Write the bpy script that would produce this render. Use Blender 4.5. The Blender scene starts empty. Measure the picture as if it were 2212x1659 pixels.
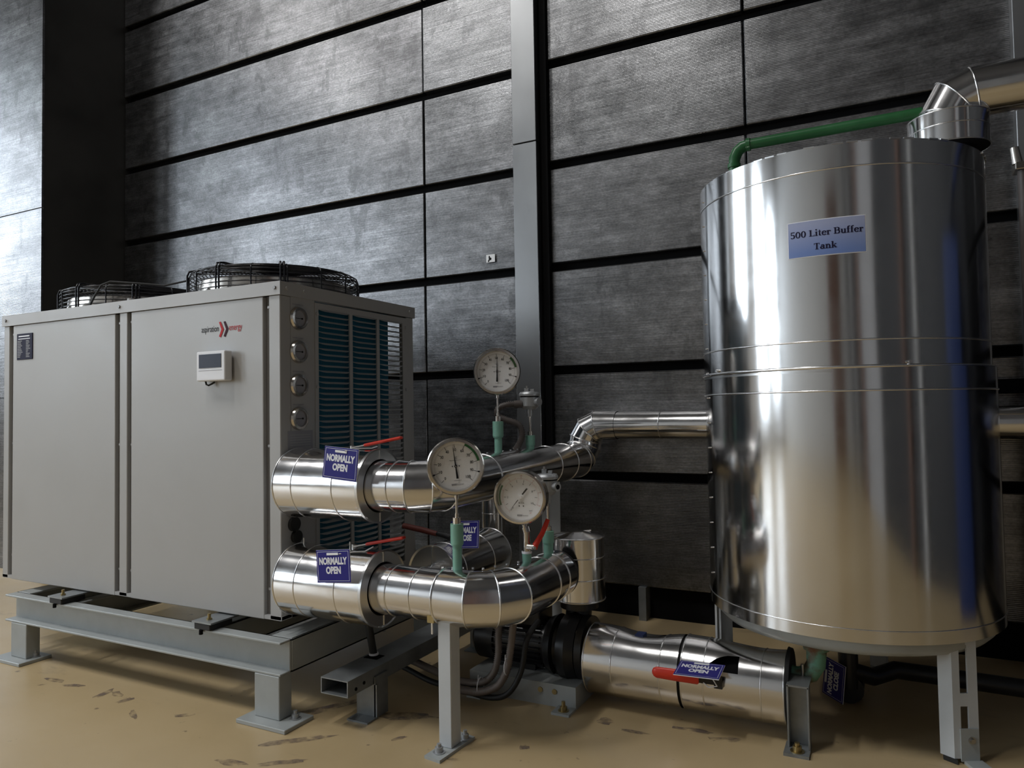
import bpy, math, random
from mathutils import Vector, Matrix
from math import sin, cos, pi, radians, hypot

random.seed(7)
S = bpy.context.scene
COL = S.collection

# ---------------------------------------------------------------- camera, world, exposure
cam_d = bpy.data.cameras.new('camera')
cam = bpy.data.objects.new('camera', cam_d)
COL.objects.link(cam)
cam_d.sensor_fit = 'HORIZONTAL'
cam_d.sensor_width = 36.0
cam_d.lens = 36.0 * 1567.88 / 2212.0
cam_d.clip_start = 0.02
CR = Vector((0.8893, 0.4577, -0.0167)).normalized()
CF = Vector((-0.45744, 0.88853, 0.03539)).normalized()
CU = CR.cross(CF).normalized()
CF = CU.cross(CR).normalized()
cam.matrix_world = Matrix(((CR.x, CU.x, -CF.x, 0.0), (CR.y, CU.y, -CF.y, 0.0),
                           (CR.z, CU.z, -CF.z, 0.9), (0, 0, 0, 1)))
S.camera = cam

S.view_settings.view_transform = 'Standard'
S.view_settings.look = 'None'
S.view_settings.gamma = 1.0
S.view_settings.use_curve_mapping = False
S.view_settings.exposure = 0.08
S.cycles.max_bounces = 6
S.cycles.diffuse_bounces = 3
S.cycles.glossy_bounces = 4
S.cycles.use_adaptive_sampling = True
S.cycles.adaptive_threshold = 0.06
S.cycles.adaptive_min_samples = 16

world = bpy.data.worlds.new('World')
S.world = world
world.use_nodes = True
world.node_tree.nodes['Background'].inputs[0].default_value = (0.75, 0.86, 1.0, 1)
world.node_tree.nodes['Background'].inputs[1].default_value = 0.0   # closed hall: daylight enters through its panes only
WINDOW_LIGHT = 11.0      # daylight seen through the frosted panes
LAMP_LIGHT = 56.0        # fluorescent tubes under the hall roof


# ---------------------------------------------------------------- materials
def mat(name, col, rough=0.5, metal=0.0, spec=0.5):
    m = bpy.data.materials.new(name)
    m.use_nodes = True
    b = m.node_tree.nodes['Principled BSDF']
    b.inputs['Base Color'].default_value = (*col, 1)
    b.inputs['Roughness'].default_value = rough
    b.inputs['Metallic'].default_value = metal
    b.inputs['Specular IOR Level'].default_value = spec
    return m


def nodes_of(m):
    nt = m.node_tree
    return nt, nt.nodes, nt.links, nt.nodes['Principled BSDF']


def coords(m, scale=(1, 1, 1), rot=(0, 0, 0)):
    nt, N, L, b = nodes_of(m)
    tc = N.new('ShaderNodeTexCoord')
    mp = N.new('ShaderNodeMapping')
    mp.inputs['Scale'].default_value = scale
    mp.inputs['Rotation'].default_value = rot
    L.new(tc.outputs['Object'], mp.inputs['Vector'])
    return mp.outputs['Vector']


def noise(m, vec, scale, detail=4, rough=0.55):
    nt, N, L, b = nodes_of(m)
    n = N.new('ShaderNodeTexNoise')
    n.inputs['Scale'].default_value = scale
    n.inputs['Detail'].default_value = detail
    n.inputs['Roughness'].default_value = rough
    L.new(vec, n.inputs['Vector'])
    return n.outputs['Fac']


def ramp(m, fac, stops):
    nt, N, L, b = nodes_of(m)
    r = N.new('ShaderNodeValToRGB')
    e = r.color_ramp.elements
    while len(e) < len(stops):
        e.new(0.5)
    for k, (p, c) in enumerate(stops):
        e[k].position = p
        e[k].color = c if len(c) == 4 else (*c, 1)
    L.new(fac, r.inputs['Fac'])
    return r.outputs['Color']


def rng(m, fac, a, b_):
    nt, N, L, b = nodes_of(m)
    r = N.new('ShaderNodeMapRange')
    r.inputs['To Min'].default_value = a
    r.inputs['To Max'].default_value = b_
    r.inputs['From Min'].default_value = 0.25
    r.inputs['From Max'].default_value = 0.75
    L.new(fac, r.inputs['Value'])
    return r.outputs['Result']


def bump(m, h, strength, dist, prev=None):
    nt, N, L, b = nodes_of(m)
    n = N.new('ShaderNodeBump')
    n.inputs['Strength'].default_value = strength
    n.inputs['Distance'].default_value = dist
    L.new(h, n.inputs['Height'])
    if prev is not None:
        L.new(prev, n.inputs['Normal'])
    return n.outputs['Normal']


def mix(m, fac, a, b_, mode='MIX'):
    nt, N, L, b = nodes_of(m)
    n = N.new('ShaderNodeMix')
    n.data_type = 'RGBA'
    n.blend_type = mode
    if isinstance(fac, float):
        n.inputs[0].default_value = fac
    else:
        L.new(fac, n.inputs[0])
    for k, v in ((6, a), (7, b_)):
        if isinstance(v, tuple):
            n.inputs[k].default_value = (*v, 1)
        else:
            L.new(v, n.inputs[k])
    return n.outputs[2]


def link(m, sock, name):
    nt, N, L, b = nodes_of(m)
    L.new(sock, b.inputs[name])


def soft(m, col_var=0.12, scale=6.0, rv=0.08, bumps=0.0, bscale=60.0):
    """small blotchy variation of colour and gloss on a painted or cast surface"""
    nt, N, L, b = nodes_of(m)
    c = b.inputs['Base Color'].default_value[:3]
    r = b.inputs['Roughness'].default_value
    v = coords(m)
    f = noise(m, v, scale, 3)
    lo = tuple(x * (1 - col_var) for x in c)
    hi = tuple(min(1, x * (1 + col_var)) for x in c)
    link(m, ramp(m, f, [(0.3, lo), (0.7, hi)]), 'Base Color')
    link(m, rng(m, f, max(0.03, r - rv), r + rv), 'Roughness')
    if bumps:
        link(m, bump(m, noise(m, v, bscale, 3), bumps, 0.002), 'Normal')
    return m


M = {}
# bright rolled aluminium cladding
def cladding(name, col, r0, r1, wob, wscale, stretch):
    m = mat(name, col, 0.15, 1.0)
    v = coords(m)
    f = noise(m, v, 9.0, 3, 0.6)
    link(m, rng(m, f, r0, r1), 'Roughness')
    v2 = coords(m, stretch)
    link(m, bump(m, noise(m, v2, wscale, 2), wob, 0.01), 'Normal')
    return m

M['alu'] = cladding('aluminium cladding', (0.76, 0.75, 0.745), 0.10, 0.20, 0.10, 7.0, (1, 1, 1))
M['tank'] = cladding('tank cladding', (0.72, 0.715, 0.71), 0.11, 0.17, 0.055, 3.0, (2.2, 2.2, 0.35))
M['bead'] = mat('rolled bead', (0.86, 0.86, 0.86), 0.25, 1.0)
M['alu_end'] = mat('cut aluminium sheet', (0.66, 0.66, 0.66), 0.28, 1.0)

# foil-faced wall panels: fine horizontal ribs, smears, dull and shiny patches
def panel_mat():
    m = mat('foil wall panel', (0.3, 0.3, 0.3), 0.4, 1.0)
    nt, N, L, b = nodes_of(m)
    oi = N.new('ShaderNodeObjectInfo')
    tc = N.new('ShaderNodeTexCoord')
    addv = N.new('ShaderNodeVectorMath')
    addv.operation = 'ADD'
    cx = N.new('ShaderNodeCombineXYZ')
    mul = N.new('ShaderNodeMath')
    mul.operation = 'MULTIPLY'
    mul.inputs[1].default_value = 37.0
    L.new(oi.outputs['Random'], mul.inputs[0])
    L.new(mul.outputs[0], cx.inputs[0])
    L.new(mul.outputs[0], cx.inputs[1])
    L.new(tc.outputs['Object'], addv.inputs[0])
    L.new(cx.outputs[0], addv.inputs[1])
    def mapped(sc, rot=(0, 0, 0)):
        mp = N.new('ShaderNodeMapping')
        mp.inputs['Scale'].default_value = sc
        mp.inputs['Rotation'].default_value = rot
        L.new(addv.outputs[0], mp.inputs['Vector'])
        return mp.outputs['Vector']
    big = noise(m, mapped((1.2, 1, 2.6)), 2.2, 4, 0.62)
    fine = noise(m, mapped((4, 1, 7)), 3.0, 6, 0.70)
    streak = noise(m, mapped((0.8, 1, 22)), 3.0, 4, 0.6)
    col = ramp(m, big, [(0.28, (0.145, 0.145, 0.147)), (0.5, (0.20, 0.20, 0.203)), (0.72, (0.28, 0.28, 0.285))])
    col = mix(m, 0.40, col, ramp(m, fine, [(0.32, (0.26, 0.26, 0.26)), (0.5, (0.5, 0.5, 0.5)), (0.70, (0.85, 0.85, 0.85))]), 'OVERLAY')
    smudge = noise(m, mapped((3.2, 1, 1.5)), 2.6, 5, 0.68)
    smk = ramp(m, smudge, [(0.575, (0, 0, 0)), (0.615, (1, 1, 1))])
    grain = noise(m, mapped((1, 1, 1.6)), 95.0, 2, 0.5)
    lines = noise(m, mapped((0.6, 1, 70)), 3.0, 3, 0.6)
    col = mix(m, 0.45, col, ramp(m, grain, [(0.25, (0.25, 0.25, 0.25)), (0.75, (0.75, 0.75, 0.75))]), 'OVERLAY')
    col = mix(m, 0.40, col, ramp(m, lines, [(0.30, (0.25, 0.25, 0.25)), (0.70, (0.80, 0.80, 0.80))]), 'OVERLAY')
    col = mix(m, mix(m, 0.42, (0.0, 0.0, 0.0), smk), col, (0.105, 0.105, 0.107))
    link(m, col, 'Base Color')
    sm = N.new('ShaderNodeMath')
    sm.operation = 'MULTIPLY_ADD'
    L.new(streak, sm.inputs[0])
    sm.inputs[1].default_value = 0.5
    hm = N.new('ShaderNodeMath')
    hm.operation = 'MULTIPLY'
    hm.inputs[1].default_value = 0.5
    L.new(fine, hm.inputs[0])
    L.new(hm.outputs[0], sm.inputs[2])
    link(m, rng(m, sm.outputs[0], 0.23, 0.42), 'Roughness')
    wv = N.new('ShaderNodeTexWave')
    wv.wave_type = 'BANDS'
    wv.bands_direction = 'Z'
    wv.inputs['Scale'].default_value = 48.0
    wv.inputs['Distortion'].default_value = 0.06
    wv.inputs['Detail'].default_value = 1.0
    L.new(tc.outputs['Object'], wv.inputs['Vector'])
    n1 = bump(m, wv.outputs['Fac'], 0.18, 0.002)
    n2 = bump(m, grain, 0.10, 0.002, bump(m, fine, 0.035, 0.006, n1))
    link(m, n2, 'Normal')
    return m
M['panel'] = panel_mat()
M['pier_front'] = M['panel']

def floor_mat():
    m = mat('beige epoxy floor', (0.44, 0.33, 0.19), 0.32)
    v = coords(m)
    big = noise(m, v, 0.9, 5, 0.6)
    col = ramp(m, big, [(0.3, (0.45, 0.335, 0.18)), (0.5, (0.52, 0.39, 0.215)), (0.7, (0.56, 0.435, 0.26))])
    v2 = coords(m, (1.0, 2.4, 1), (0, 0, 0.5))
    st = noise(m, v2, 3.2, 8, 0.66)
    stm = ramp(m, st, [(0.60, (0, 0, 0)), (0.70, (1, 1, 1))])
    col = mix(m, ramp(m, st, [(0.60, (0, 0, 0)), (0.78, (0.55, 0.55, 0.55))]), col, (0.20, 0.15, 0.115))
    v3 = coords(m, (1, 1, 1))
    sp = noise(m, v3, 24.0, 3, 0.5)
    col = mix(m, ramp(m, sp, [(0.70, (0, 0, 0)), (0.76, (0.7, 0.7, 0.7))]), col, (0.12, 0.08, 0.06))
    link(m, col, 'Base Color')
    link(m, rng(m, st, 0.26, 0.42), 'Roughness')
    return m
M['floor'] = floor_mat()
def smear_mat():
    m = mat('brown smear', (0.20, 0.15, 0.125), 0.45)
    f = noise(m, coords(m), 26.0, 3)
    link(m, ramp(m, f, [(0.36, (0, 0, 0)), (0.66, (0.75, 0.75, 0.75))]), 'Alpha')
    return m
M['smear'] = smear_mat()

M['unit'] = soft(mat('beige grey sheet steel', (0.41, 0.405, 0.395), 0.42), 0.03, 3)
M['unit_gap'] = mat('recess sheet', (0.16, 0.155, 0.15), 0.55)
M['inner'] = mat('unit inside', (0.05, 0.05, 0.052), 0.6)
M['coil'] = None
def coil_mat():
    m = mat('blue hydrophilic fins', (0.01, 0.10, 0.17), 0.4, 0.3)
    v = coords(m)
    nt, N, L, b = nodes_of(m)
    wv = N.new('ShaderNodeTexWave')
    wv.wave_type = 'BANDS'
    wv.bands_direction = 'Y'
    wv.inputs['Scale'].default_value = 110.0
    L.new(v, wv.inputs['Vector'])
    link(m, ramp(m, wv.outputs['Fac'], [(0.0, (0.005, 0.085, 0.15)), (1.0, (0.012, 0.19, 0.31))]), 'Base Color')
    return m
M['coil'] = coil_mat()
M['white_plastic'] = mat('white plastic', (0.78, 0.78, 0.80), 0.4)
M['screen'] = mat('dark lcd', (0.008, 0.010, 0.028), 0.3, 0.0, 0.15)
M['black'] = soft(mat('black enamel', (0.012, 0.012, 0.013), 0.35), 0.2, 14)
M['wire'] = mat('black plastic coated wire', (0.008, 0.008, 0.011), 0.25)
M['rubber'] = mat('black rubber', (0.012, 0.012, 0.012), 0.6)
M['steel_paint'] = soft(mat('grey painted steel', (0.36, 0.38, 0.375), 0.36), 0.10, 9, 0.07, 0.12, 40)
M['tube_steel'] = soft(mat('galvanised tube steel', (0.26, 0.275, 0.28), 0.4, 0.55), 0.18, 16)
M['galv'] = soft(mat('galvanised sheet', (0.34, 0.345, 0.35), 0.36, 1.0), 0.05, 3, 0.04)
M['light_paint'] = soft(mat('pale grey paint', (0.56, 0.585, 0.60), 0.4), 0.05, 9)
M['dark'] = mat('dark backing', (0.007, 0.007, 0.0075), 0.8, 0.0, 0.08)
M['pier_side'] = soft(mat('dull dark sheet', (0.040, 0.039, 0.037), 0.55, 0.6), 0.2, 3)
M['zinc'] = mat('zinc bolt', (0.45, 0.44, 0.42), 0.35, 1.0)
M['screw'] = mat('dull screw', (0.22, 0.21, 0.20), 0.5, 1.0)
M['brass'] = mat('zinc yellow bolt', (0.42, 0.33, 0.16), 0.4, 1.0)
M['stainless'] = mat('stainless steel', (0.62, 0.58, 0.53), 0.20, 1.0)
M['dial'] = mat('white dial', (0.90, 0.90, 0.90), 0.6)
M['ink'] = mat('black ink', (0.012, 0.012, 0.013), 0.6, 0.0, 0.15)
M['ink_grey'] = mat('grey ink', (0.30, 0.30, 0.32), 0.6, 0.0, 0.15)
M['ink_red'] = mat('red ink', (0.55, 0.16, 0.14), 0.5)
M['ink_green'] = mat('green ink', (0.012, 0.13, 0.03), 0.5)
M['ppr'] = soft(mat('pale green plastic pipe', (0.20, 0.41, 0.32), 0.4), 0.08, 12)
M['dkgreen'] = soft(mat('green pipe', (0.018, 0.105, 0.032), 0.35), 0.12, 10)
M['red'] = mat('red plastic grip', (0.62, 0.035, 0.015), 0.35)
M['shaded_red'] = mat('shaded red grip', (0.13, 0.028, 0.020), 0.5)  # the red grip with its shadow put into the colour
M['tag'] = mat('blue tag', (0.022, 0.018, 0.20), 0.35, 0.0, 0.2)
M['tag_white'] = mat('tag white', (0.80, 0.80, 0.84), 0.4)
M['sign'] = mat('pale blue sign', (0.21, 0.29, 0.55), 0.25)
def sign_mat():
    m = M['sign']
    nt, N, L, b = nodes_of(m)
    tc = N.new('ShaderNodeTexCoord')
    sx = N.new('ShaderNodeSeparateXYZ')
    L.new(tc.outputs['Generated'], sx.inputs[0])
    link(m, ramp(m, sx.outputs[2], [(0.1, (0.17, 0.25, 0.52)), (0.9, (0.36, 0.40, 0.58))]), 'Base Color')
sign_mat()
M['ink_navy'] = mat('navy ink', (0.012, 0.010, 0.035), 0.6, 0.0, 0.15)
M['logo_red'] = mat('logo red', (0.50, 0.03, 0.035), 0.6, 0.0, 0.15)
M['logo_dark'] = mat('logo dark maroon', (0.045, 0.008, 0.018), 0.6, 0.0, 0.15)
M['conduit'] = soft(mat('brown grey flexible conduit', (0.20, 0.165, 0.145), 0.5), 0.15, 20)
M['dkconduit'] = soft(mat('dark flexible conduit', (0.075, 0.062, 0.056), 0.5), 0.15, 20)
M['cast_alu'] = soft(mat('grey cast housing', (0.40, 0.41, 0.42), 0.4, 0.5), 0.08, 10)
M['blue_paint'] = mat('blue paint', (0.012, 0.026, 0.10), 0.45)
M['hall'] = soft(mat('pale hall wall', (0.60, 0.60, 0.60), 0.7), 0.06, 0.8)
M['hall_dark'] = soft(mat('dark hall cladding', (0.020, 0.020, 0.022), 0.6), 0.1, 0.8)
M['brown'] = soft(mat('red brown panel', (0.16, 0.085, 0.06), 0.6), 0.1, 2)
M['roof'] = soft(mat('roof sheet', (0.13, 0.13, 0.135), 0.6), 0.08, 0.8)
M['mid_grey'] = soft(mat('mid grey cladding', (0.30, 0.30, 0.31), 0.6), 0.08, 0.8)
def rusty():
    m = mat('rust stained green joint', (0.12, 0.24, 0.17), 0.5)
    f = noise(m, coords(m), 22.0, 5)
    link(m, ramp(m, f, [(0.36, (0.12, 0.045, 0.015)), (0.48, (0.13, 0.14, 0.09)), (0.6, (0.14, 0.33, 0.24))]), 'Base Color')
    return m
M['rusty'] = rusty()
def emit(name, col, s):
    m = bpy.data.materials.new(name)
    m.use_nodes = True
    nt = m.node_tree
    nt.nodes.clear()
    e = nt.nodes.new('ShaderNodeEmission')
    e.inputs[0].default_value = (*col, 1)
    e.inputs[1].default_value = s
    o = nt.nodes.new('ShaderNodeOutputMaterial')
    nt.links.new(e.outputs[0], o.inputs[0])
    return m
M['pane'] = emit('daylit frosted pane', (0.80, 0.90, 1.0), WINDOW_LIGHT)
M['lamp'] = emit('fluorescent tube', (1.0, 0.99, 0.97), LAMP_LIGHT)
def glass_mat():
    m = bpy.data.materials.new('gauge glass')
    m.use_nodes = True
    nt = m.node_tree
    nt.nodes.clear()
    t = nt.nodes.new('ShaderNodeBsdfTransparent')
    g = nt.nodes.new('ShaderNodeBsdfGlossy')
    g.inputs['Roughness'].default_value = 0.03
    mx = nt.nodes.new('ShaderNodeMixShader')
    o = nt.nodes.new('ShaderNodeOutputMaterial')
    mx.inputs[0].default_value = 0.055
    nt.links.new(t.outputs[0], mx.inputs[1])
    nt.links.new(g.outputs[0], mx.inputs[2])
    nt.links.new(mx.outputs[0], o.inputs[0])
    return m
M['glass'] = glass_mat()

# ---------------------------------------------------------------- mesh helpers
ORG = {}


def V(*a):
    return Vector(a[0] if len(a) == 1 else a)


def basis(d):
    d = V(d).normalized()
    a = Vector((0, 0, 1)) if abs(d.z) < 0.95 else Vector((1, 0, 0))
    u = a.cross(d).normalized()
    return u, d.cross(u).normalized()


class MB:
    def __init__(s, T=None):
        s.v, s.f, s.sm, s.T = [], [], [], T

    def add(s, verts, faces, smooth=False):
        o = len(s.v)
        for p in verts:
            p = Vector(p)
            s.v.append(s.T @ p if s.T else p)
        for f in faces:
            s.f.append([o + k for k in f])
            s.sm.append(smooth)
        return s

    def box(s, x0, y0, z0, x1, y1, z1):
        x0, x1 = sorted((x0, x1)); y0, y1 = sorted((y0, y1)); z0, z1 = sorted((z0, z1))
        v = [(x0, y0, z0), (x1, y0, z0), (x1, y1, z0), (x0, y1, z0), (x0, y0, z1), (x1, y0, z1), (x1, y1, z1), (x0, y1, z1)]
        return s.add(v, [(3, 2, 1, 0), (4, 5, 6, 7), (0, 1, 5, 4), (1, 2, 6, 5), (2, 3, 7, 6), (3, 0, 4, 7)])

    def obox(s, c, u, v, w):
        """box from centre and three half-extent vectors"""
        c, u, v, w = V(c), V(u), V(v), V(w)
        if u.cross(v).dot(w) < 0:
            w = -w
        pts = [c + a * u + b * v + d * w for d in (-1, 1) for a, b in ((-1, -1), (1, -1), (1, 1), (-1, 1))]
        return s.add(pts, [(3, 2, 1, 0), (4, 5, 6, 7), (0, 1, 5, 4), (1, 2, 6, 5), (2, 3, 7, 6), (3, 0, 4, 7)])

    def bar(s, p0, p1, w, t, up=(0, 0, 1)):
        p0, p1 = V(p0), V(p1)
        d = (p1 - p0)
        side = d.cross(V(up)).normalized()
        nn = side.cross(d).normalized()
        return s.obox((p0 + p1) / 2, d / 2, side * w / 2, nn * t / 2)

    def cyl(s, p0, p1, r0, r1=None, n=24, caps=True):
        p0, p1 = V(p0), V(p1)
        r1 = r0 if r1 is None else r1
        u, w = basis(p1 - p0)
        a = [p0 + r0 * (cos(2 * pi * k / n) * u + sin(2 * pi * k / n) * w) for k in range(n)]
        b = [p1 + r1 * (cos(2 * pi * k / n) * u + sin(2 * pi * k / n) * w) for k in range(n)]
        s.add(a + b, [(k, (k + 1) % n, n + (k + 1) % n, n + k) for k in range(n)], True)
        if caps:
            s.add(a, [tuple(range(n - 1, -1, -1))])
            s.add(b, [tuple(range(n))])
        return s

    def lathe(s, prof, p, axis=(0, 0, 1), n=64, sharp=True, caps=False):
        """profile [(r, h)] turned round the axis through p; each profile step keeps its own edge when sharp"""
        p = V(p)
        ax = V(axis).normalized()
        u, w = basis(ax)
        def ring(r, h):
            return [p + ax * h + r * (cos(2 * pi * k / n) * u + sin(2 * pi * k / n) * w) for k in range(n)]
        if sharp:
            for (r0, h0), (r1, h1) in zip(prof, prof[1:]):
                s.add(ring(r0, h0) + ring(r1, h1), [(k, (k + 1) % n, n + (k + 1) % n, n + k) for k in range(n)], True)
        else:
            vs, fs = [], []
            for r, h in prof:
                vs += ring(r, h)
            for j in range(len(prof) - 1):
                fs += [(j * n + k, j * n + (k + 1) % n, (j + 1) * n + (k + 1) % n, (j + 1) * n + k) for k in range(n)]
            s.add(vs, fs, True)
        if caps:
            s.add(ring(*prof[0]), [tuple(range(n - 1, -1, -1))])
            s.add(ring(*prof[-1]), [tuple(range(n))])
        return s

    def sweep(s, path, r, n=10, closed=False, caps=True):
        P = [V(p) for p in path]
        m = len(P)
        R = r if isinstance(r, (list, tuple)) else [r] * m
        tang = []
        for i in range(m):
            a = P[(i - 1) % m] if (closed or i > 0) else P[i]
            b = P[(i + 1) % m] if (closed or i < m - 1) else P[i]
            tang.append((b - a).normalized())
        u, w = basis(tang[0])
        vs = []
        for i in range(m):
            t = tang[i]
            u = (u - t * u.dot(t)).normalized()
            w = t.cross(u)
            vs += [P[i] + R[i] * (cos(2 * pi * k / n) * u + sin(2 * pi * k / n) * w) for k in range(n)]
        fs = []
        for i in range(m if closed else m - 1):
            j = (i + 1) % m
            fs += [(i * n + k, i * n + (k + 1) % n, j * n + (k + 1) % n, j * n + k) for k in range(n)]
        s.add(vs, fs, True)
        if caps and not closed:
            s.add(vs[:n], [tuple(range(n - 1, -1, -1))])
            s.add(vs[-n:], [tuple(range(n))])
        return s

    def plate(s, pts, nrm, t):
        """a flat polygon given thickness t along nrm"""
        P = [V(p) for p in pts]
        nn = V(nrm).normalized() * t
        m = len(P)
        if (P[1] - P[0]).cross(P[2] - P[1]).dot(nn) < 0:
            P.reverse()
        Q = [p + nn for p in P]
        s.add(P + Q, [tuple(range(m - 1, -1, -1)), tuple(range(m, 2 * m))] + [(k, (k + 1) % m, m + (k + 1) % m, m + k) for k in range(m)])
        return s

    def flat(s, pts2, faces, o, u, v):
        o, u, v = V(o), V(u), V(v)
        return s.add([o + u * p[0] + v * p[1] for p in pts2], faces)

    def build(s, name, material, parent=None, local=False, bevel=0.0, seg=2, kind=None, label=None):
        me = bpy.data.meshes.new(name)
        org = Vector((0, 0, 0)) if (local or parent is None) else ORG[parent.name]
        me.from_pydata([(p - org)[:] for p in s.v], [], s.f)
        me.polygons.foreach_set('use_smooth', s.sm)
        me.materials.append(material)
        me.update()
        ob = bpy.data.objects.new(name, me)
        COL.objects.link(ob)
        if parent is not None:
            ob.parent = parent
            ORG[ob.name] = ORG[parent.name]
        if bevel:
            md = ob.modifiers.new('bevel', 'BEVEL')
            md.width = bevel
            md.segments = seg
            md.limit_method = 'ANGLE'
            md.angle_limit = radians(50)
        if kind:
            ob['kind'] = kind
        if label:
            ob['label'] = label
        return ob


def tag(o, label, cat, group=None):
    o['label'] = label
    o['category'] = cat
    if group:
        o['group'] = group
    return o


def thing(name, label, cat, loc=(0, 0, 0), rotz=0.0, group=None):
    o = bpy.data.objects.new(name, None)
    COL.objects.link(o)
    o.empty_display_size = 0.05
    o.location = loc
    o.rotation_euler = (0, 0, rotz)
    ORG[o.name] = V(loc)
    return tag(o, label, cat, group)


def struct(mb, name, material, **k):
    o = mb.build(name, material, None, **k)
    ORG[o.name] = Vector((0, 0, 0))
    o['kind'] = 'structure'
    return o


def ell_ring(p, d, pn, r, n=48):
    """ring where the tube (axis d through p, radius r) meets the plane with normal pn"""
    d, pn = V(d).normalized(), V(pn).normalized()
    u, w = basis(d)
    out = []
    for k in range(n):
        q = r * (cos(2 * pi * k / n) * u + sin(2 * pi * k / n) * w)
        out.append(V(p) + q - d * (q.dot(pn) / d.dot(pn)))
    return out


def clad_pipe(parent, path, radii, names=None, beads=True, n=48, bead_r=0.0026, material='alu'):
    """mitred sheet-metal pipe: one part for each gore, a rolled bead at each joint"""
    P = [V(p) for p in path]
    m = len(P)
    if not isinstance(radii, (list, tuple)):
        radii = [radii] * m
    D = [(P[i + 1] - P[i]).normalized() for i in range(m - 1)]
    out = []
    for i in range(m - 1):
        na = D[i] if i == 0 else (D[i - 1] + D[i])
        nb = D[i] if i == m - 2 else (D[i] + D[i + 1])
        a = ell_ring(P[i], D[i], na, radii[i], n)
        b = ell_ring(P[i + 1], D[i], nb, radii[i + 1], n)
        k = MB().add(a + b, [(j, (j + 1) % n, n + (j + 1) % n, n + j) for j in range(n)], True)
        nm = names[i] if names else 'pipe_section'
        o = k.build(nm, M[material], parent)
        out.append(o)
        if beads and i < m - 2:
            MB().sweep([q for q in b], bead_r, 6, closed=True).build('seam_bead', M['bead'], o)
    return out


def ring_bead(parent, p, d, r, br=0.0019, n=48, material='bead'):
    return MB().sweep(ell_ring(p, d, d, r, n), br, 6, closed=True).build('seam_bead', M[material], parent)


def hex_bolt(parent, p, ax=(0, 0, 1), r=0.009, h=0.008, stud=0.012, material='zinc', name='bolt'):
    p, ax = V(p), V(ax).normalized()
    k = MB().cyl(p, p + ax * 0.002, r * 1.5, n=14).cyl(p + ax * 0.002, p + ax * (h + 0.002), r, n=6)
    if stud:
        k.cyl(p + ax * h, p + ax * (h + stud), r * 0.55, n=8)
    return k.build(name, M[material], parent)


# ---------------------------------------------------------------- lettering (flat print)
_TC = {}
def text2d(s, bold=0.0):
    key = (s, bold)
    if key in _TC:
        return _TC[key]
    cu = bpy.data.curves.new('txt', 'FONT')
    cu.body = s
    cu.align_x = 'LEFT'
    cu.offset = bold
    cu.resolution_u = 3
    o = bpy.data.objects.new('txt', cu)
    COL.objects.link(o)
    dg = bpy.context.evaluated_depsgraph_get()
    me = bpy.data.meshes.new_from_object(o.evaluated_get(dg))
    vs = [(v.co.x, v.co.y) for v in me.vertices]
    fs = [tuple(p.vertices) for p in me.polygons]
    bpy.data.objects.remove(o)
    bpy.data.curves.remove(cu)
    bpy.data.meshes.remove(me)
    x0, x1 = min(v[0] for v in vs), max(v[0] for v in vs)
    vs = [(v[0] - (x0 + x1) / 2, v[1]) for v in vs]
    _TC[key] = (vs, fs, x1 - x0)
    return _TC[key]


def put_text(mb, s, o, u, v, width=None, height=None, bold=0.0, nrm=None):
    """centred text; width/height of the capitals in metres; u, v unit axes on the surface"""
    vs, fs, w = text2d(s, bold)
    sx = (width / w) if width else None
    sy = (height / 0.70) if height else sx
    sx = sx or sy
    o, u, v = V(o), V(u).normalized(), V(v).normalized()
    mb.add([o + u * (p[0] * sx) + v * (p[1] * sy) for p in vs], fs)


def stroke(mb, p, q, w0, w1, o, u, v):
    d = Vector((q[0] - p[0], q[1] - p[1]))
    nn = Vector((-d.y, d.x)).normalized()
    pts = [(p[0] + nn.x * w0 / 2, p[1] + nn.y * w0 / 2), (p[0] - nn.x * w0 / 2, p[1] - nn.y * w0 / 2),
           (q[0] - nn.x * w1 / 2, q[1] - nn.y * w1 / 2), (q[0] + nn.x * w1 / 2, q[1] + nn.y * w1 / 2)]
    mb.flat(pts, [(0, 1, 2, 3)], o, u, v)


# a small bold serif alphabet drawn with thick and thin strokes (only the letters the tank sign needs)
TK, TN = 0.15, 0.055
def arc_pts(cx, cy, rx, ry, a0, a1, n=14):
    return [(cx + rx * cos(radians(a0 + (a1 - a0) * k / n)), cy + ry * sin(radians(a0 + (a1 - a0) * k / n)), a0 + (a1 - a0) * k / n) for k in range(n + 1)]
def g_arc(cx, cy, rx, ry, a0, a1):
    pts = arc_pts(cx, cy, rx, ry, a0, a1)
    out = []
    for (xa, ya, ta), (xb, yb, tb) in zip(pts, pts[1:]):
        wa = TN + (TK - TN) * abs(cos(radians(ta)))
        wb = TN + (TK - TN) * abs(cos(radians(tb)))
        out.append(((xa, ya), (xb, yb), wa, wb))
    return out
def g_stem(x, y0, y1, s0=True, s1=True, sw=0.32):
    o = [((x, y0), (x, y1), TK, TK)]
    if s0: o.append(((x - sw / 2, y0 + TN / 2), (x + sw / 2, y0 + TN / 2), TN, TN))
    if s1: o.append(((x - sw / 2, y1 - TN / 2), (x + sw / 2 * 0.6, y1 - TN / 2), TN, TN))
    return o
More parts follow.
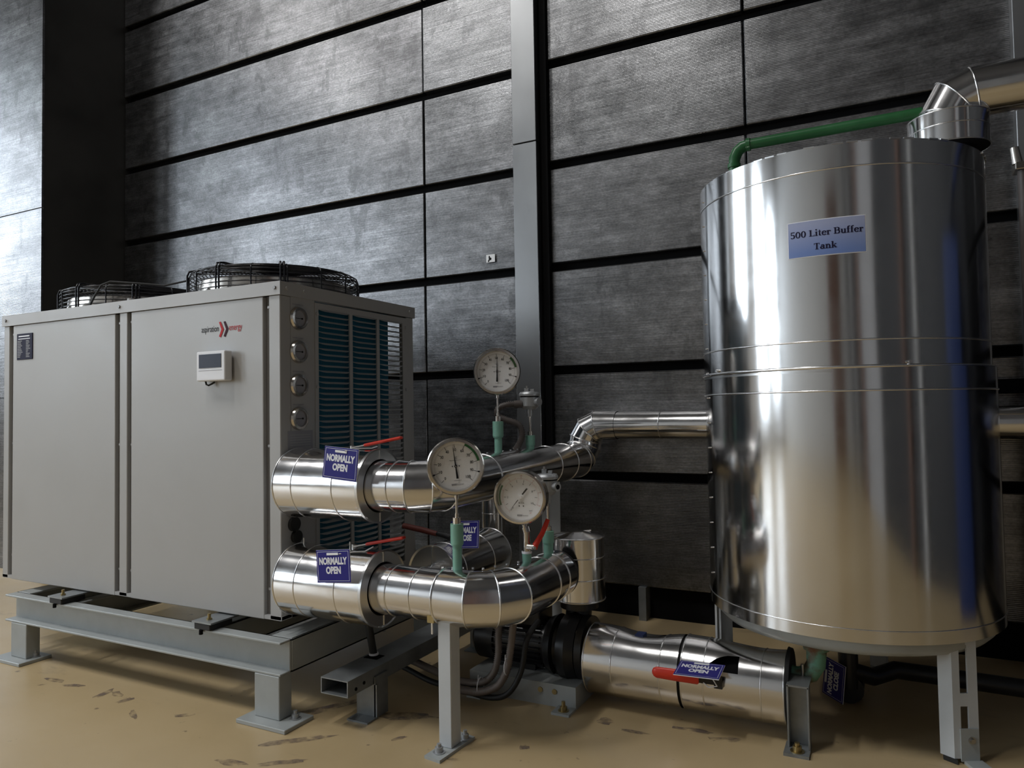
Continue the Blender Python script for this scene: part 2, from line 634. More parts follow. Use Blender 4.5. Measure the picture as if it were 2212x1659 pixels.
GL = {
    '5': (0.58, [((0.12, 0.72), (0.52, 0.72), 0.09, 0.09), ((0.14, 0.72), (0.12, 0.42), 0.07, 0.07)] + g_arc(0.27, 0.24, 0.21, 0.21, 125, -140)),
    '0': (0.60, g_arc(0.30, 0.36, 0.20, 0.35, 0, 360)),
    'L': (0.62, g_stem(0.18, 0, 0.72, True, True, 0.34) + [((0.18, TN / 2), (0.58, TN / 2), TN, TN), ((0.56, 0), (0.58, 0.22), 0.07, 0.03)]),
    'i': (0.32, g_stem(0.17, 0, 0.48, True, True, 0.28) + [((0.165, 0.62), (0.165, 0.76), 0.15, 0.15)]),
    't': (0.40, [((0.19, 0.06), (0.19, 0.64), TK, 0.09), ((0.05, 0.46), (0.36, 0.46), TN, TN)] + g_arc(0.28, 0.11, 0.10, 0.09, 180, 310)),
    'e': (0.52, g_arc(0.27, 0.24, 0.19, 0.23, 10, 325) + [((0.12, 0.27), (0.45, 0.27), TN, TN)]),
    'r': (0.44, g_stem(0.15, 0, 0.48, True, True, 0.30) + g_arc(0.30, 0.32, 0.14, 0.13, 165, 40) + [((0.34, 0.40), (0.43, 0.40), 0.11, 0.11)]),
    'B': (0.70, g_stem(0.17, 0, 0.72, True, True, 0.32) + g_arc(0.36, 0.545, 0.19, 0.155, -90, 90) + g_arc(0.37, 0.205, 0.23, 0.18, -90, 90) +
          [((0.17, 0.70), (0.38, 0.70), TN, TN), ((0.17, 0.385), (0.38, 0.385), TN, TN), ((0.17, 0.028), (0.38, 0.028), TN, TN)]),
    'u': (0.62, [((0.15, 0.48), (0.15, 0.16), TK, TK), ((0.02, 0.455), (0.20, 0.455), TN, TN), ((0.34, 0.455), (0.50, 0.455), TN, TN)] + g_arc(0.28, 0.16, 0.14, 0.14, 180, 330) + g_stem(0.46, 0, 0.48, True, False, 0.26)),
    'f': (0.38, g_stem(0.16, 0, 0.60, True, False, 0.30) + g_arc(0.28, 0.60, 0.12, 0.14, 180, 50) + [((0.03, 0.46), (0.33, 0.46), TN, TN)]),
    'T': (0.68, g_stem(0.34, 0, 0.72, True, False, 0.34) + [((0.06, 0.69), (0.62, 0.69), TN, TN), ((0.07, 0.71), (0.07, 0.52), 0.06, 0.03), ((0.61, 0.71), (0.61, 0.52), 0.06, 0.03)]),
    'a': (0.54, [((0.38, 0.03), (0.38, 0.34), TK, TK), ((0.36, 0.03), (0.52, 0.03), TN, TN)] + g_arc(0.27, 0.33, 0.13, 0.14, 0, 160) + g_arc(0.22, 0.15, 0.15, 0.13, 60, 330)),
    'n': (0.62, g_stem(0.15, 0, 0.48, True, True, 0.28) + g_arc(0.31, 0.30, 0.14, 0.16, 170, 10) + g_stem(0.46, 0, 0.32, True, False, 0.28)),
    'k': (0.62, g_stem(0.15, 0, 0.74, True, True, 0.28) + [((0.19, 0.22), (0.46, 0.45), TN, TN), ((0.26, 0.28), (0.49, 0.03), TK, TK), ((0.40, 0.028), (0.60, 0.028), TN, TN), ((0.36, 0.455), (0.56, 0.455), TN, TN)]),
    ' ': (0.30, []),
}
def serif(mb, s, mapf, x_mid, y_base, size):
    """mapf turns (x, y) in metres on the sign to a 3-D point"""
    w = sum(GL[c][0] for c in s) * size
    x = x_mid - w / 2
    for c in s:
        adv, st = GL[c]
        for p, q, w0, w1 in st:
            d = Vector((q[0] - p[0], q[1] - p[1]))
            if d.length < 1e-6:
                continue
            nn = Vector((-d.y, d.x)).normalized()
            ex = d.normalized() * 0.008
            pts = [(p[0] - ex.x + nn.x * w0 / 2, p[1] - ex.y + nn.y * w0 / 2), (p[0] - ex.x - nn.x * w0 / 2, p[1] - ex.y - nn.y * w0 / 2),
                   (q[0] + ex.x - nn.x * w1 / 2, q[1] + ex.y - nn.y * w1 / 2), (q[0] + ex.x + nn.x * w1 / 2, q[1] + ex.y + nn.y * w1 / 2)]
            mb.add([mapf(x + a * size, y_base + b * size) for a, b in pts], [(0, 1, 2, 3)])
        x += adv * size


# ================================================================= the hall
WX0, WX1, WY0, WY1, WZ = -10.0, 2.0, -8.6, 3.06, 6.6
fl_ = struct(MB().box(WX0 - 0.2, WY0 - 0.2, -0.1, WX1 + 0.2, WY1 + 0.2, 0.0), 'floor', M['floor'])
struct(MB().box(WX0 - 0.2, WY0 - 0.2, WZ, WX1 + 0.2, WY1 + 0.2, WZ + 0.1), 'ceiling', M['roof'])
struct(MB().box(WX0 - 0.2, WY0 - 0.2, 0, WX1 + 0.2, WY0, WZ), 'wall_front', M['hall'])
struct(MB().box(-0.6, WY0, 0, 1.0, WY0 + 0.06, 4.4), 'reflected_panel_1', M['brown'])  # unseen brown panel, added for the tank to mirror
wr = struct(MB().box(WX1, WY0, 0, WX1 + 0.2, WY1, WZ), 'wall_right', M['hall_dark'])
for y, w_, mm in ((-6.0, 0.3, 'hall'), (-3.5, 0.5, 'brown'), (-1.95, 1.9, 'mid_grey'), (0.62, 0.10, 'brown'), (1.10, 0.08, 'hall')):  # unseen upright strips, added to give the tank's reflection its streaks
    MB().box(WX1 - 0.12, y - w_ / 2, 0, WX1, y + w_ / 2, WZ).build('streak_strip', M[mm], wr)

# left wall with two tall windows
WIN = [(-0.9, 1.0, 2.0, 4.9), (-4.8, -3.0, 0.9, 4.9), (-7.9, -6.1, 1.2, 4.6)]
lw = MB()
ys = [WY0] + [q for w_ in reversed(WIN) for q in w_[:2]] + [WY1 + 0.2]
for ya, yb in zip(ys[0::2], ys[1::2]):
    lw.box(WX0 - 0.2, ya, 0, WX0, yb, WZ)
for y0, y1, z0, z1 in WIN:
    lw.box(WX0 - 0.2, y0, 0, WX0, y1, z0).box(WX0 - 0.2, y0, z1, WX0, y1, WZ)
struct(lw, 'wall_left', M['hall'])
for i, (y0, y1, z0, z1) in enumerate(WIN):
    fr = MB()
    nv, nh = 2, 5
    for k in range(nv + 1):
        y = y0 + (y1 - y0) * k / nv
        fr.box(WX0 - 0.12, y - 0.05, z0, WX0 - 0.02, y + 0.05, z1)
    for k in range(nh + 1):
        z = z0 + (z1 - z0) * k / nh
        fr.box(WX0 - 0.12, y0, z - 0.05, WX0 - 0.02, y1, z + 0.05)
    w = struct(fr, 'window_%d' % (i + 1), M['hall_dark'])
    for a in range(nv):
        for b in range(nh):
            ya, yb = y0 + (y1 - y0) * a / nv + 0.05, y0 + (y1 - y0) * (a + 1) / nv - 0.05
            za, zb = z0 + (z1 - z0) * b / nh + 0.05, z0 + (z1 - z0) * (b + 1) / nh - 0.05
            MB().add([(WX0 - 0.07, ya, za), (WX0 - 0.07, yb, za), (WX0 - 0.07, yb, zb), (WX0 - 0.07, ya, zb)], [(0, 1, 2, 3)]).build('pane', M['pane'], w)

# long fluorescent fittings under the roof
for x, nx in ((-6.2, 'farthest left'), (-4.1, 'in the middle'), (-2.0, 'farthest right')):
    for y, ny in ((-0.7, 'of the three'),):
        zl = WZ - 0.45
        t = thing('ceiling_light', 'long white roof light hung %s %s' % (nx, ny), 'lamp', (x, y, zl), 0, 'roof lights of the hall')
        MB().box(x - 0.16, y - 0.75, zl + 0.02, x + 0.16, y + 0.75, zl + 0.09).build('housing', M['white_plastic'], t)
        MB().add([(x - 0.14, y - 0.72, zl), (x - 0.14, y + 0.72, zl), (x + 0.14, y + 0.72, zl), (x + 0.14, y - 0.72, zl)], [(0, 1, 2, 3)]).build('diffuser', M['lamp'], t)
        for s_ in (-1, 1):
            MB().cyl((x, y + s_ * 0.6, zl + 0.09), (x, y + s_ * 0.6, WZ), 0.008, n=8).build('hanger', M['zinc'], t)

# back wall: dark backing, foil panels in rows with open gaps
wb = struct(MB().box(-4.6, WY1, 0, WX1 + 0.2, WY1 + 0.2, WZ).box(WX0, WY1, 0, -4.6, WY1 + 0.2, WZ), 'wall_back', M['dark'])
ZG = [0.602 + 0.472 * k for k in range(8)]
XS = [-4.37, -2.03, -0.47, 1.09, 2.0]
rows = [(0.14, ZG[0] - 0.019)] + [(ZG[k] + 0.019, ZG[k + 1] - 0.019) for k in range(7)] + [(ZG[7] + 0.019, WZ - 0.1)]
for z0, z1 in rows:
    for a, b in zip(XS, XS[1:]):
        MB().box(a + 0.003, 3.02 + random.uniform(-0.003, 0.003), z0, b - 0.003, WY1, z1).build('wall_panel', M['panel'], wb, bevel=0.004, seg=1)
for x in (-2.6, -0.94, 0.6):
    MB().box(x - 0.016, 3.0, 0, x + 0.016, WY1, 0.14).build('stud', M['tube_steel'], wb)

# boxed-out pier at the left end
pier = struct(MB().box(WX0, 2.512, 0, -4.372, WY1, WZ), 'wall_corner', M['pier_side'])
for z0, z1 in ((0.0, 1.02), (1.026, 2.13), (2.136, 3.9), (3.906, WZ)):
    MB().box(-8.2, 2.499, z0, -4.37, 2.512, z1).build('facing_sheet', M['panel'], pier)

# galvanised cover strip with its dark slot
t1 = struct(MB().box(-1.495, 2.955, 0.0, -1.375, 3.02, 2.12).box(-1.495, 2.953, 2.123, -1.375, 3.02, WZ), 'trim_1', M['galv'], bevel=0.002, seg=1)
MB().box(-1.374, 2.995, 0.0, -1.338, 3.018, WZ).build('slot', M['dark'], t1)
t2 = struct(MB().box(0.425, 2.955, 0.0, 0.56, 3.02, WZ), 'trim_2', M['galv'], bevel=0.002, seg=1)

# ================================================================= heat pump unit
UX0, UX1, UY0, UY1, UZ0, UZ1 = -3.15, -1.655, 1.66, 2.37, 0.268, 1.31
un = thing('heat_pump_unit', 'large beige-grey sheet metal heat pump with two fan guards on top', 'heat pump', ((UX0 + UX1) / 2, (UY0 + UY1) / 2, UZ0))
cap = MB()
cap.box(UX0 - 0.006, UY0 - 0.006, UZ1 - 0.042, UX1 + 0.006, UY0, UZ1)
cap.box(UX0 - 0.006, UY1, UZ1 - 0.042, UX1 + 0.006, UY1 + 0.006, UZ1)
cap.box(UX0 - 0.006, UY0, UZ1 - 0.042, UX0, UY1, UZ1)
cap.box(UX1, UY0, UZ1 - 0.042, UX1 + 0.006, UY1, UZ1)
cap.box(UX0, UY0, UZ1 - 0.004, UX1, UY1, UZ1)
top = cap.build('top_cover', M['unit'], un)
for x in (UX0 + 0.02, -2.42, UX1 - 0.016):
    MB().cyl((x, UY0 - 0.006, UZ1 - 0.02), (x, UY0 - 0.010, UZ1 - 0.02), 0.0058, n=10).build('screw', M['screw'], top)
for y in (UY0 + 0.022, UY0 + 0.10, UY1 - 0.03):
    MB().cyl((UX1 + 0.006, y, UZ1 - 0.02), (UX1 + 0.010, y, UZ1 - 0.02), 0.006, n=10).build('screw', M['unit'], top)
MB().box(UX0, UY0, UZ0, UX1, UY1, UZ0 + 0.012).build('base_pan', M['unit'], un)
# front: posts, recessed strips, two big panels
zt = UZ1 - 0.042
post = lambda x0, x1, y0=UY0, y1=UY0 + 0.045: MB().box(x0, y0, UZ0, x1, y1, zt).build('corner_post', M['unit'], un, bevel=0.002, seg=1)
post(UX0, -3.113)
post(-1.702, UX1)
MB().box(-2.426, UY0, UZ0, -2.384, UY0 + 0.045, zt).build('centre_post', M['unit'], un, bevel=0.002, seg=1)
post(UX0, UX0 + 0.04, UY1 - 0.04, UY1)
post(UX1 - 0.035, UX1, UY1 - 0.045, UY1)
for x0, x1 in ((-3.113, -3.086), (-2.449, -2.426), (-2.384, -2.361), (-1.726, -1.702)):
    g = MB().box(x0, UY0 + 0.012, UZ0 + 0.004, x1, UY0 + 0.02, zt).build('recess_strip', M['unit_gap'], un)
    for z in (0.36, 0.80, zt - 0.035):
        MB().cyl(((x0 + x1) / 2 + 0.006, UY0 + 0.012, z), ((x0 + x1) / 2 + 0.006, UY0 + 0.004, z), 0.0045, n=10).build('screw', M['screw'], g)
for x0, x1 in ((-3.086, -2.449), (-2.361, -1.726)):
    MB().box(x0, UY0 - 0.001, UZ0 - 0.002, x1, UY0 + 0.016, zt - 0.001).build('front_panel', M['unit'], un, bevel=0.0025)
MB().box(UX0, UY0 + 0.02, UZ0, UX0 + 0.004, UY1, zt).build('end_panel', M['unit'], un)
# back: closed except for the coil opening next to the right corner
MB().box(UX0, UY1 - 0.006, UZ0, -2.30, UY1, zt).box(-2.30, UY1 - 0.006, UZ0, UX1, UY1, UZ0 + 0.10).build('back_panel', M['unit'], un)
MB().box(-2.40, UY0 + 0.05, UZ0 + 0.012, -2.38, UY1 - 0.01, zt).build('partition', M['inner'], un)
MB().box(UX1 - 0.13, UY0 + 0.05, UZ0 + 0.012, UX1 - 0.12, UY0 + 0.14, zt).build('inner_panel', M['inner'], un)

# right side: gauge strip, louvred plate, coil behind
LY0, LY1, LZ0, LZ1 = 1.812, 2.326, 0.30, 1.262
sp = MB()
sp.box(UX1 - 0.003, UY0 + 0.045, UZ0, UX1, LY0, zt)
sp.build('side_panel', M['unit'], un)
cols = [(1.828, 1.984), (2.000, 2.136), (2.152, 2.296)]
lp = MB()
edges = [LY0] + [q for c in cols for q in c] + [LY1]
for a, b in zip(edges[0::2], edges[1::2]):
    lp.box(UX1 - 0.002, a, LZ0 + 0.03, UX1 + 0.003, b, 1.242)
lp.box(UX1 - 0.002, LY0, 1.242, UX1 + 0.003, LY1, LZ1).box(UX1 - 0.002, LY0, LZ0 - 0.03, UX1 + 0.003, LY1, LZ0 + 0.03)
PITCH = 0.0184
nrow = int((1.242 - LZ0 - 0.03) / PITCH)
louv = lp.build('louvred_plate', M['unit'], un)
blade_me = {}
for ci, (c0, c1) in enumerate(cols):
    for k in range(nrow):
        zt_ = 1.242 - k * PITCH
        if k == 0:
            b = MB()
            w = c1 - c0
            # hood: hinged at the top edge of its slot, pushed outward at the bottom, closed towards both ends
            prof = [(-0.001, 0.0), (0.006, 0.35), (0.014, 0.75), (0.026, 1.0), (w - 0.026, 1.0), (w - 0.014, 0.75), (w - 0.006, 0.35), (w + 0.001, 0.0)]
            pts, fcs = [], []
            for yy, q in prof:
                pts += [(0, yy, 0), (0.0085 * q, yy, -0.0062 * q - 0.0004), (0.0012, yy, 0.0006), (0.0085 * q + 0.0012, yy, -0.0062 * q + 0.0002)]
            for i in range(len(prof) - 1):
                o4 = i * 4
                fcs += [(o4, o4 + 4, o4 + 5, o4 + 1), (o4 + 2, o4 + 3, o4 + 7, o4 + 6), (o4 + 1, o4 + 5, o4 + 7, o4 + 3), (o4, o4 + 2, o4 + 6, o4 + 4)]
            b.add(pts, fcs)
            ob = b.build('louver', M['unit'], louv, local=True)
            blade_me[ci] = ob
        else:
            ob = blade_me[ci].copy()
            COL.objects.link(ob)
            ob.parent = louv
        ob.location = V(UX1, c0, zt_) - ORG[un.name]
for y, z in ((LY0 + 0.008, 1.225), (LY1 - 0.01, 1.225), (LY0 + 0.008, 0.985), (LY1 - 0.01, 0.985), (LY0 + 0.008, 0.78), (LY1 - 0.01, 0.62)):
    MB().cyl((UX1 + 0.003, y, z), (UX1 + 0.007, y, z), 0.006, n=10).build('screw', M['unit'], louv)
MB().box(UX1 - 0.060, LY0 + 0.01, UZ0 + 0.02, UX1 - 0.016, 2.228, zt).build('coil', M['coil'], un, label='blue finned coil behind the louvers')
MB().box(-2.36, UY0 + 0.04, UZ0 + 0.01, -1.74, UY0 + 0.05, zt).build('inner_lining', M['inner'], un)

# four dial gauges in a column on the side panel
for z in (1.201, 1.095, 0.988, 0.883):
    y = 1.737
    g = MB().lathe([(0.037, 0), (0.037, 0.004), (0.034, 0.011), (0.026, 0.012), (0.025, 0.006)], (UX1, y, z), (1, 0, 0), 32).build('dial_gauge', M['stainless'], un)
    MB().cyl((UX1 + 0.001, y, z), (UX1 + 0.006, y, z), 0.0255, n=28).build('dial', M['ink_grey'], g)
    k = MB().box(UX1 + 0.0065, y - 0.016, z - 0.0008, UX1 + 0.0075, y + 0.012, z + 0.0008)
    k.cyl((UX1 + 0.0065, y + 0.012, z), (UX1 + 0.008, y + 0.012, z), 0.003, n=10)
    k.build('needle', M['ink'], g)
    p = MB()
    for j in range(7):
        p.box(UX1, y - 0.024 + j * 0.007, z + 0.043, UX1 + 0.0006, y - 0.019 + j * 0.007, z + 0.046)
    p.build('caption', M['ink_grey'], g)
# pale instruction label low on the side panel
lb = MB().box(UX1, 1.69, 0.765, UX1 + 0.0008, 1.80, 0.845).build('instruction_label', M['ink_grey'], un)
ln = MB()
for j in range(8):
    ln.box(UX1 + 0.0008, 1.70, 0.775 + j * 0.008, UX1 + 0.0012, 1.79, 0.7765 + j * 0.008)
ln.build('print_lines', M['unit'], lb)
for z, r in ((0.555, 0.022), (0.515, 0.02)):
    MB().cyl((UX1, 1.71 if z > 0.53 else 1.72, z), (UX1 + 0.012, 1.71 if z > 0.53 else 1.72, z), r, n=20).build('cable_gland', M['rubber'], un)

# name plate
np_ = MB().box(-3.056, UY0 - 0.004, 1.129, -2.951, UY0 - 0.001, 1.232).build('name_plate', M['ink_navy'], un, bevel=0.0012, seg=1)
ln = MB()
yq = UY0 - 0.0044
ln.box(-3.043, yq, 1.219, -2.97, yq + 0.0004, 1.2235).box(-3.045, yq, 1.2095, -2.966, yq + 0.0004, 1.2125)
ln.build('heading_lines', M['tag_white'], np_)
ln = MB()
for j in range(11):
    z = 1.201 - j * 0.0063
    a = random.uniform(0.018, 0.035)
    ln.box(-3.050, yq, z, -3.050 + a, yq + 0.0004, z + 0.0036)
    ln.box(-2.993, yq, z, -2.993 + random.uniform(0.010, 0.032), yq + 0.0004, z + 0.0036)
ln.build('table_lines', M['ink_grey'], np_)

# logo on the right front panel
yl = UY0 - 0.0022
lt = MB()
put_text(lt, 'aspiration', (-1.962, yl, 1.171), (1, 0, 0), (0, 0, 1), width=0.080, height=0.0205)
lt.build('logo_lettering', M['ink'], un, label='black lettering aspiration')
lt = MB()
put_text(lt, 'energy', (-1.845, yl, 1.171), (1, 0, 0), (0, 0, 1), width=0.058, height=0.0205)
lt.build('logo_lettering', M['logo_red'], un, label='red lettering energy')
def chev(x, mm):
    pts = [(0, 0.0245), (0.008, 0.0255), (0.022, 0.0), (0.008, -0.0255), (0, -0.0225), (0.0115, 0.0)]
    MB().plate([(x + a, yl + 0.0004, 1.176 + b) for a, b in pts], (0, -1, 0), 0.0006).build('logo_chevron', mm, un)
chev(-1.920, M['logo_red'])
chev(-1.899, M['logo_dark'])

# wall controller on the front panel
c = MB().box(-1.983, 1.622, 1.008, -1.853, 1.652, 1.104).build('controller', M['white_plastic'], un, bevel=0.004, label='small white controller box with a dark screen')
MB().box(-1.970, 1.6205, 1.050, -1.869, 1.6225, 1.094).build('screen', M['screen'], c)
MB().box(-1.972, 1.6212, 1.0415, -1.866, 1.6222, 1.0425).build('groove', M['ink_grey'], c)
MB().box(-1.972, 1.651, 1.020, -1.866, 1.660, 1.094).build('back_plate', M['white_plastic'], c)
MB().sweep([(-1.962, 1.640, 1.010), (-1.958, 1.640, 0.998), (-1.950, 1.642, 0.995), (-1.942, 1.648, 1.000), (-1.936, 1.655, 1.006)], 0.003, 8).build('cable', M['rubber'], c)

# fan guards
def fan(cx, cy):
    z0 = UZ1
    zt2 = 1.408
    R = 0.300
    sh = MB().lathe([(0.288, 0.0), (0.288, 0.012), (0.276, 0.016), (0.272, 0.058), (0.266, 0.060), (0.266, 0.0)], (cx, cy, z0), n=56)
    ring = sh.build('fan_ring', M['stainless'], un)
    MB().cyl((cx, cy, z0 + 0.02), (cx, cy, z0 + 0.075), 0.07, n=24).build('fan_hub', M['black'], ring)
    for k in range(4):
        a = k * pi / 2 + 0.4
        pts = []
        for rr, aa, zz in ((0.06, -0.35, 0.025), (0.25, -0.12, 0.015), (0.25, 0.42, 0.055), (0.06, 0.45, 0.06)):
            pts.append((cx + rr * cos(a + aa), cy + rr * sin(a + aa), z0 + zz))
        MB().plate(pts, (0, 0, 1), 0.003).build('fan_blade', M['black'], ring)
    g = MB()
    def circ(r, z, wr=0.0021):
        g.sweep([(cx + r * cos(2 * pi * k / 56), cy + r * sin(2 * pi * k / 56), z) for k in range(56)], wr, 5, closed=True)
    for z in (0.006, 0.022, 0.038, 0.053, 0.067, 0.080):
        circ(R, z0 + z)
    circ(R - 0.004, z0 + 0.090)
    r = R - 0.014
    while r > 0.07:
        circ(r, zt2 + 0.012 * (1 - r / R) - 0.003)
        r -= 0.0135
    for k in range(16):
        a = 2 * pi * k / 16 + 0.12
        ca, sa = cos(a), sin(a)
        g.sweep([(cx + R * ca * q, cy + R * sa * q, z) for q, z in ((1.006, z0 + 0.0), (1.006, z0 + 0.078), (0.985, zt2 - 0.006), (0.94, zt2), (0.5, zt2 + 0.004), (0.2, zt2 + 0.006))], 0.0026, 5)
    gg = g.build('fan_guard', M['wire'], un)
    for a in (-2.22, -0.72, -1.45, 0.9, 2.4):
        for da in (-0.02, 0.02):
            ca, sa = cos(a + da), sin(a + da)
            MB().sweep([(cx + R * ca * q, cy + R * sa * q, z) for q, z in ((1.022, z0 + 0.0), (1.022, z0 + 0.085), (1.0, zt2 + 0.004), (0.93, zt2 + 0.008), (0.25, zt2 + 0.012))], 0.0034, 6).build('guard_strap', M['wire'], gg)
        ca, sa = cos(a - 0.11), sin(a - 0.11)
        q = V(cx + (R + 0.012) * ca, cy + (R + 0.012) * sa, z0)
        if abs(q.y - (UY0 + UY1) / 2) < 0.345:
            hex_bolt(gg, q, (0, 0, 1), 0.010, 0.010, 0.006)
    MB().cyl((cx, cy, zt2), (cx, cy, zt2 + 0.016), 0.075, n=28).build('guard_boss', M['wire'], gg)
fan(-2.02, 2.010)
fan(-2.785, 2.010)
MB().sweep([(-2.66, 1.70, 1.32), (-2.63, 1.70, 1.355), (-2.60, 1.705, 1.392), (-2.57, 1.72, 1.405), (-2.48, 1.78, 1.398), (-2.40, 1.82, 1.388), (-2.33, 1.86, 1.405), (-2.27, 1.88, 1.428)], 0.0038, 8).build('fan_cable', M['rubber'], un)
for x in (-2.66, -2.40):
    MB().cyl((x, 1.685, UZ1), (x, 1.685, UZ1 + 0.012), 0.014, 0.011, n=16).build('cover_plug', M['unit'], top)

# ================================================================= base frame under the unit
fr = thing('base_frame', 'grey painted steel channel frame standing on the floor under the heat pump', 'frame', (-2.28, 2.0, 0))
def channel_x(x0, x1, yf, yb, z0, z1, t=0.007, name='channel'):
    """C section along X, open towards -Y when yf < yb"""
    k = MB().box(x0, yb - t if yb > yf else yb, z0, x1, yb if yb > yf else yb + t, z1)
    k.box(x0, yf, z1 - t, x1, yb, z1).box(x0, yf, z0, x1, yb, z0 + t)
    return k.build(name, M['steel_paint'], fr, bevel=0.0015, seg=1)
def channel_y(y0, y1, xf, xb, z0, z1, t=0.007, name='channel'):
    k = MB().box(xb - t if xb > xf else xb, y0, z0, xb if xb > xf else xb + t, y1, z1)
    k.box(min(xf, xb), y0, z1 - t, max(xf, xb), y1, z1).box(min(xf, xb), y0, z0, max(xf, xb), y1, z0 + t)
    return k.build(name, M['steel_paint'], fr, bevel=0.0015, seg=1)
channel_x(-2.975, -1.580, 1.578, 1.624, 0.138, 0.236)
channel_x(-2.975, -1.580, 2.44, 2.394, 0.138, 0.236)
channel_y(1.624, 2.394, -1.66, -1.578, 0.138, 0.236)
channel_y(1.624, 2.394, -2.90, -2.977, 0.138, 0.236)
channel_y(1.624, 2.394, -1.94, -1.89, 0.150, 0.232)
channel_y(1.624, 2.394, -2.60, -2.65, 0.150, 0.232)
for x0, x1, px0, px1 in ((-1.683, -1.584, -1.716, -1.524), (-2.936, -2.838, -2.99, -2.81)):
    for yy, py0, py1 in ((1.578, 1.538, 1.655), (2.39, 2.36, 2.48)):
        MB().box(x0, yy, 0.012, x1, yy + 0.05, 0.138).build('leg', M['steel_paint'], fr, bevel=0.003)
        pl = MB().box(px0, py0, 0, px1, py1, 0.012).build('foot_plate', M['steel_paint'], fr, bevel=0.0015, seg=1)
        hex_bolt(pl, (px1 - 0.032, yy + 0.035, 0.012), material='cast_alu', r=0.011, h=0.012, stud=0.012)
for x, lab in ((-1.899, 'black rubber pad clamped on the channel below the right front panel'), (-2.652, 'black rubber pad clamped on the channel below the left front panel')):
    t = thing('rubber_mount', lab, 'mount', (x, 1.61, 0.236), 0, 'rubber pads under the heat pump')
    MB().box(x - 0.035, 1.572, 0.236, x + 0.035, 1.66, 0.256).build('pad', M['rubber'], t, bevel=0.002, seg=1)
    MB().box(x - 0.042, 1.570, 0.256, x + 0.042, 1.68, 0.261).build('tab', M['tube_steel'], t)
    MB().cyl((x, 1.60, 0.261), (x, 1.60, 0.266), 0.009, n=6).cyl((x, 1.60, 0.266), (x, 1.60, 0.280), 0.005, n=8).build('bolt', M['brass'], t)
    MB().cyl((x - 0.005, 1.573, 0.236), (x - 0.005, 1.573, 0.222), 0.006, n=8).build('stud', M['dark'], t)
for x in (-1.80, -2.95):
    t = thing('rubber_mount', 'black rubber pad on the rear channel at the %s end of the heat pump' % ('piped' if x > -2 else 'far left'), 'mount', (x, 2.39, 0.236), 0, 'rubber pads under the heat pump')
    MB().box(x - 0.035, 2.34, 0.232, x + 0.035, 2.43, 0.268).build('pad', M['rubber'], t)

# ================================================================= supply pipe (upper), from the unit to the wall and behind the tank
UPY, UPZ, UPX = 1.72, 0.684, -1.15
up = thing('supply_pipe', 'upper aluminium clad pipe with fat valve jacket, bending away towards the wall', 'pipe', (-1.5, UPY, UPZ))
def valve_jacket(parent, x0, x1, y, z, r, ri, seams):
    k = MB()
    a, b = (x0, y, z), (x1, y, z)
    n = 56
    k.add(ell_ring(a, (1, 0, 0), (1, 0, 0), r, n) + ell_ring(b, (1, 0, 0), (1, 0, 0), r, n), [(j, (j + 1) % n, n + (j + 1) % n, n + j) for j in range(n)], True)
    j_ = k.build('valve_jacket', M['alu'], parent)
    k = MB()
    k.add(ell_ring(a, (1, 0, 0), (1, 0, 0), r, n) + ell_ring(a, (1, 0, 0), (1, 0, 0), 0.03, n), [(j, n + j, n + (j + 1) % n, (j + 1) % n) for j in range(n)])
    k.build('end_disc', M['alu_end'], j_)
    e = MB()
    e.lathe([(ri + 0.002, -0.002), (ri + 0.004, 0.001), (r - 0.002, 0.001), (r + 0.003, 0.003), (r + 0.003, -0.006)], b, (1, 0, 0), 56)
    o = e.build('end_ring', M['alu_end'], j_)
    for s in (-1, 1):
        MB().box(x1 + 0.001, y - 0.0015, z + s * (ri + 0.004), x1 + 0.003, y + 0.0015, z + s * (r - 0.002)).build('joint_line', M['bead'], o)
    for x in seams:
        ring_bead(j_, (x, y, z), (1, 0, 0), r)
    ring_bead(j_, (x0, y, z), (1, 0, 0), r, 0.0025)
    MB().cyl((UX1, y, z), (x0 + 0.01, y, z), 0.045, n=24).build('inlet_stub', M['black'], parent)
    return j_
ju = valve_jacket(up, -1.645, -1.325, UPY, UPZ, 0.106, 0.074, (-1.572, -1.418))
RU = 0.0735
c15 = 0.08 / cos(radians(15))
ax, ay = UPX - 0.08, UPY + 0.08
elb = [(ax + c15 * sin(radians(t)), ay - c15 * cos(radians(t)), UPZ + 0.001) for t in (15, 45, 75)]
path = [(-1.36, UPY, UPZ), (-1.250, UPY, UPZ)] + elb + [(UPX, 2.02, 0.686), (UPX, 2.50, 0.687), (UPX, 2.66, 0.688), (UPX, 2.798, 0.690), (UPX + 0.006, 2.838, 0.708), (UPX + 0.020, 2.858, 0.742),
        (-1.127, 2.860, 0.773), (-1.107, 2.861, 0.809), (-1.071, 2.862, 0.829), (-0.985, 2.862, 0.829)]
rad = [RU] * 8 + [RU, 0.071, 0.068, 0.067, 0.065, 0.061, 0.058]
clad_pipe(up, path, rad)
clad_pipe(up, [(-0.985, 2.862, 0.829), (-0.80, 2.862, 0.829), (1.98, 2.862, 0.831)], [0.0555, 0.0550, 0.0550])
for k in range(7):
    y = 1.98 + 0.055 * k
    MB().cyl((UPX - 0.02, y, 0.686 + 0.070), (UPX - 0.02, y, 0.686 + 0.075), 0.004, n=8).build('rivet', M['bead'], up)
def lever(parent, pivot, tip, mat_grip, w=0.020, dark=0.25):
    pv, tp = V(pivot), V(tip)
    d = tp - pv
    a = MB().cyl(pv - V(0, 0, 0.05), pv + V(0, 0, 0.006), 0.008, n=12).bar(pv, pv + d * (dark + 0.06), w * 0.8, 0.004)
    lv = a.build('valve_lever', M['zinc'], parent)
    g = MB().bar(pv + d * dark, tp, w, 0.009)
    g.build('grip', mat_grip, lv, bevel=0.004)
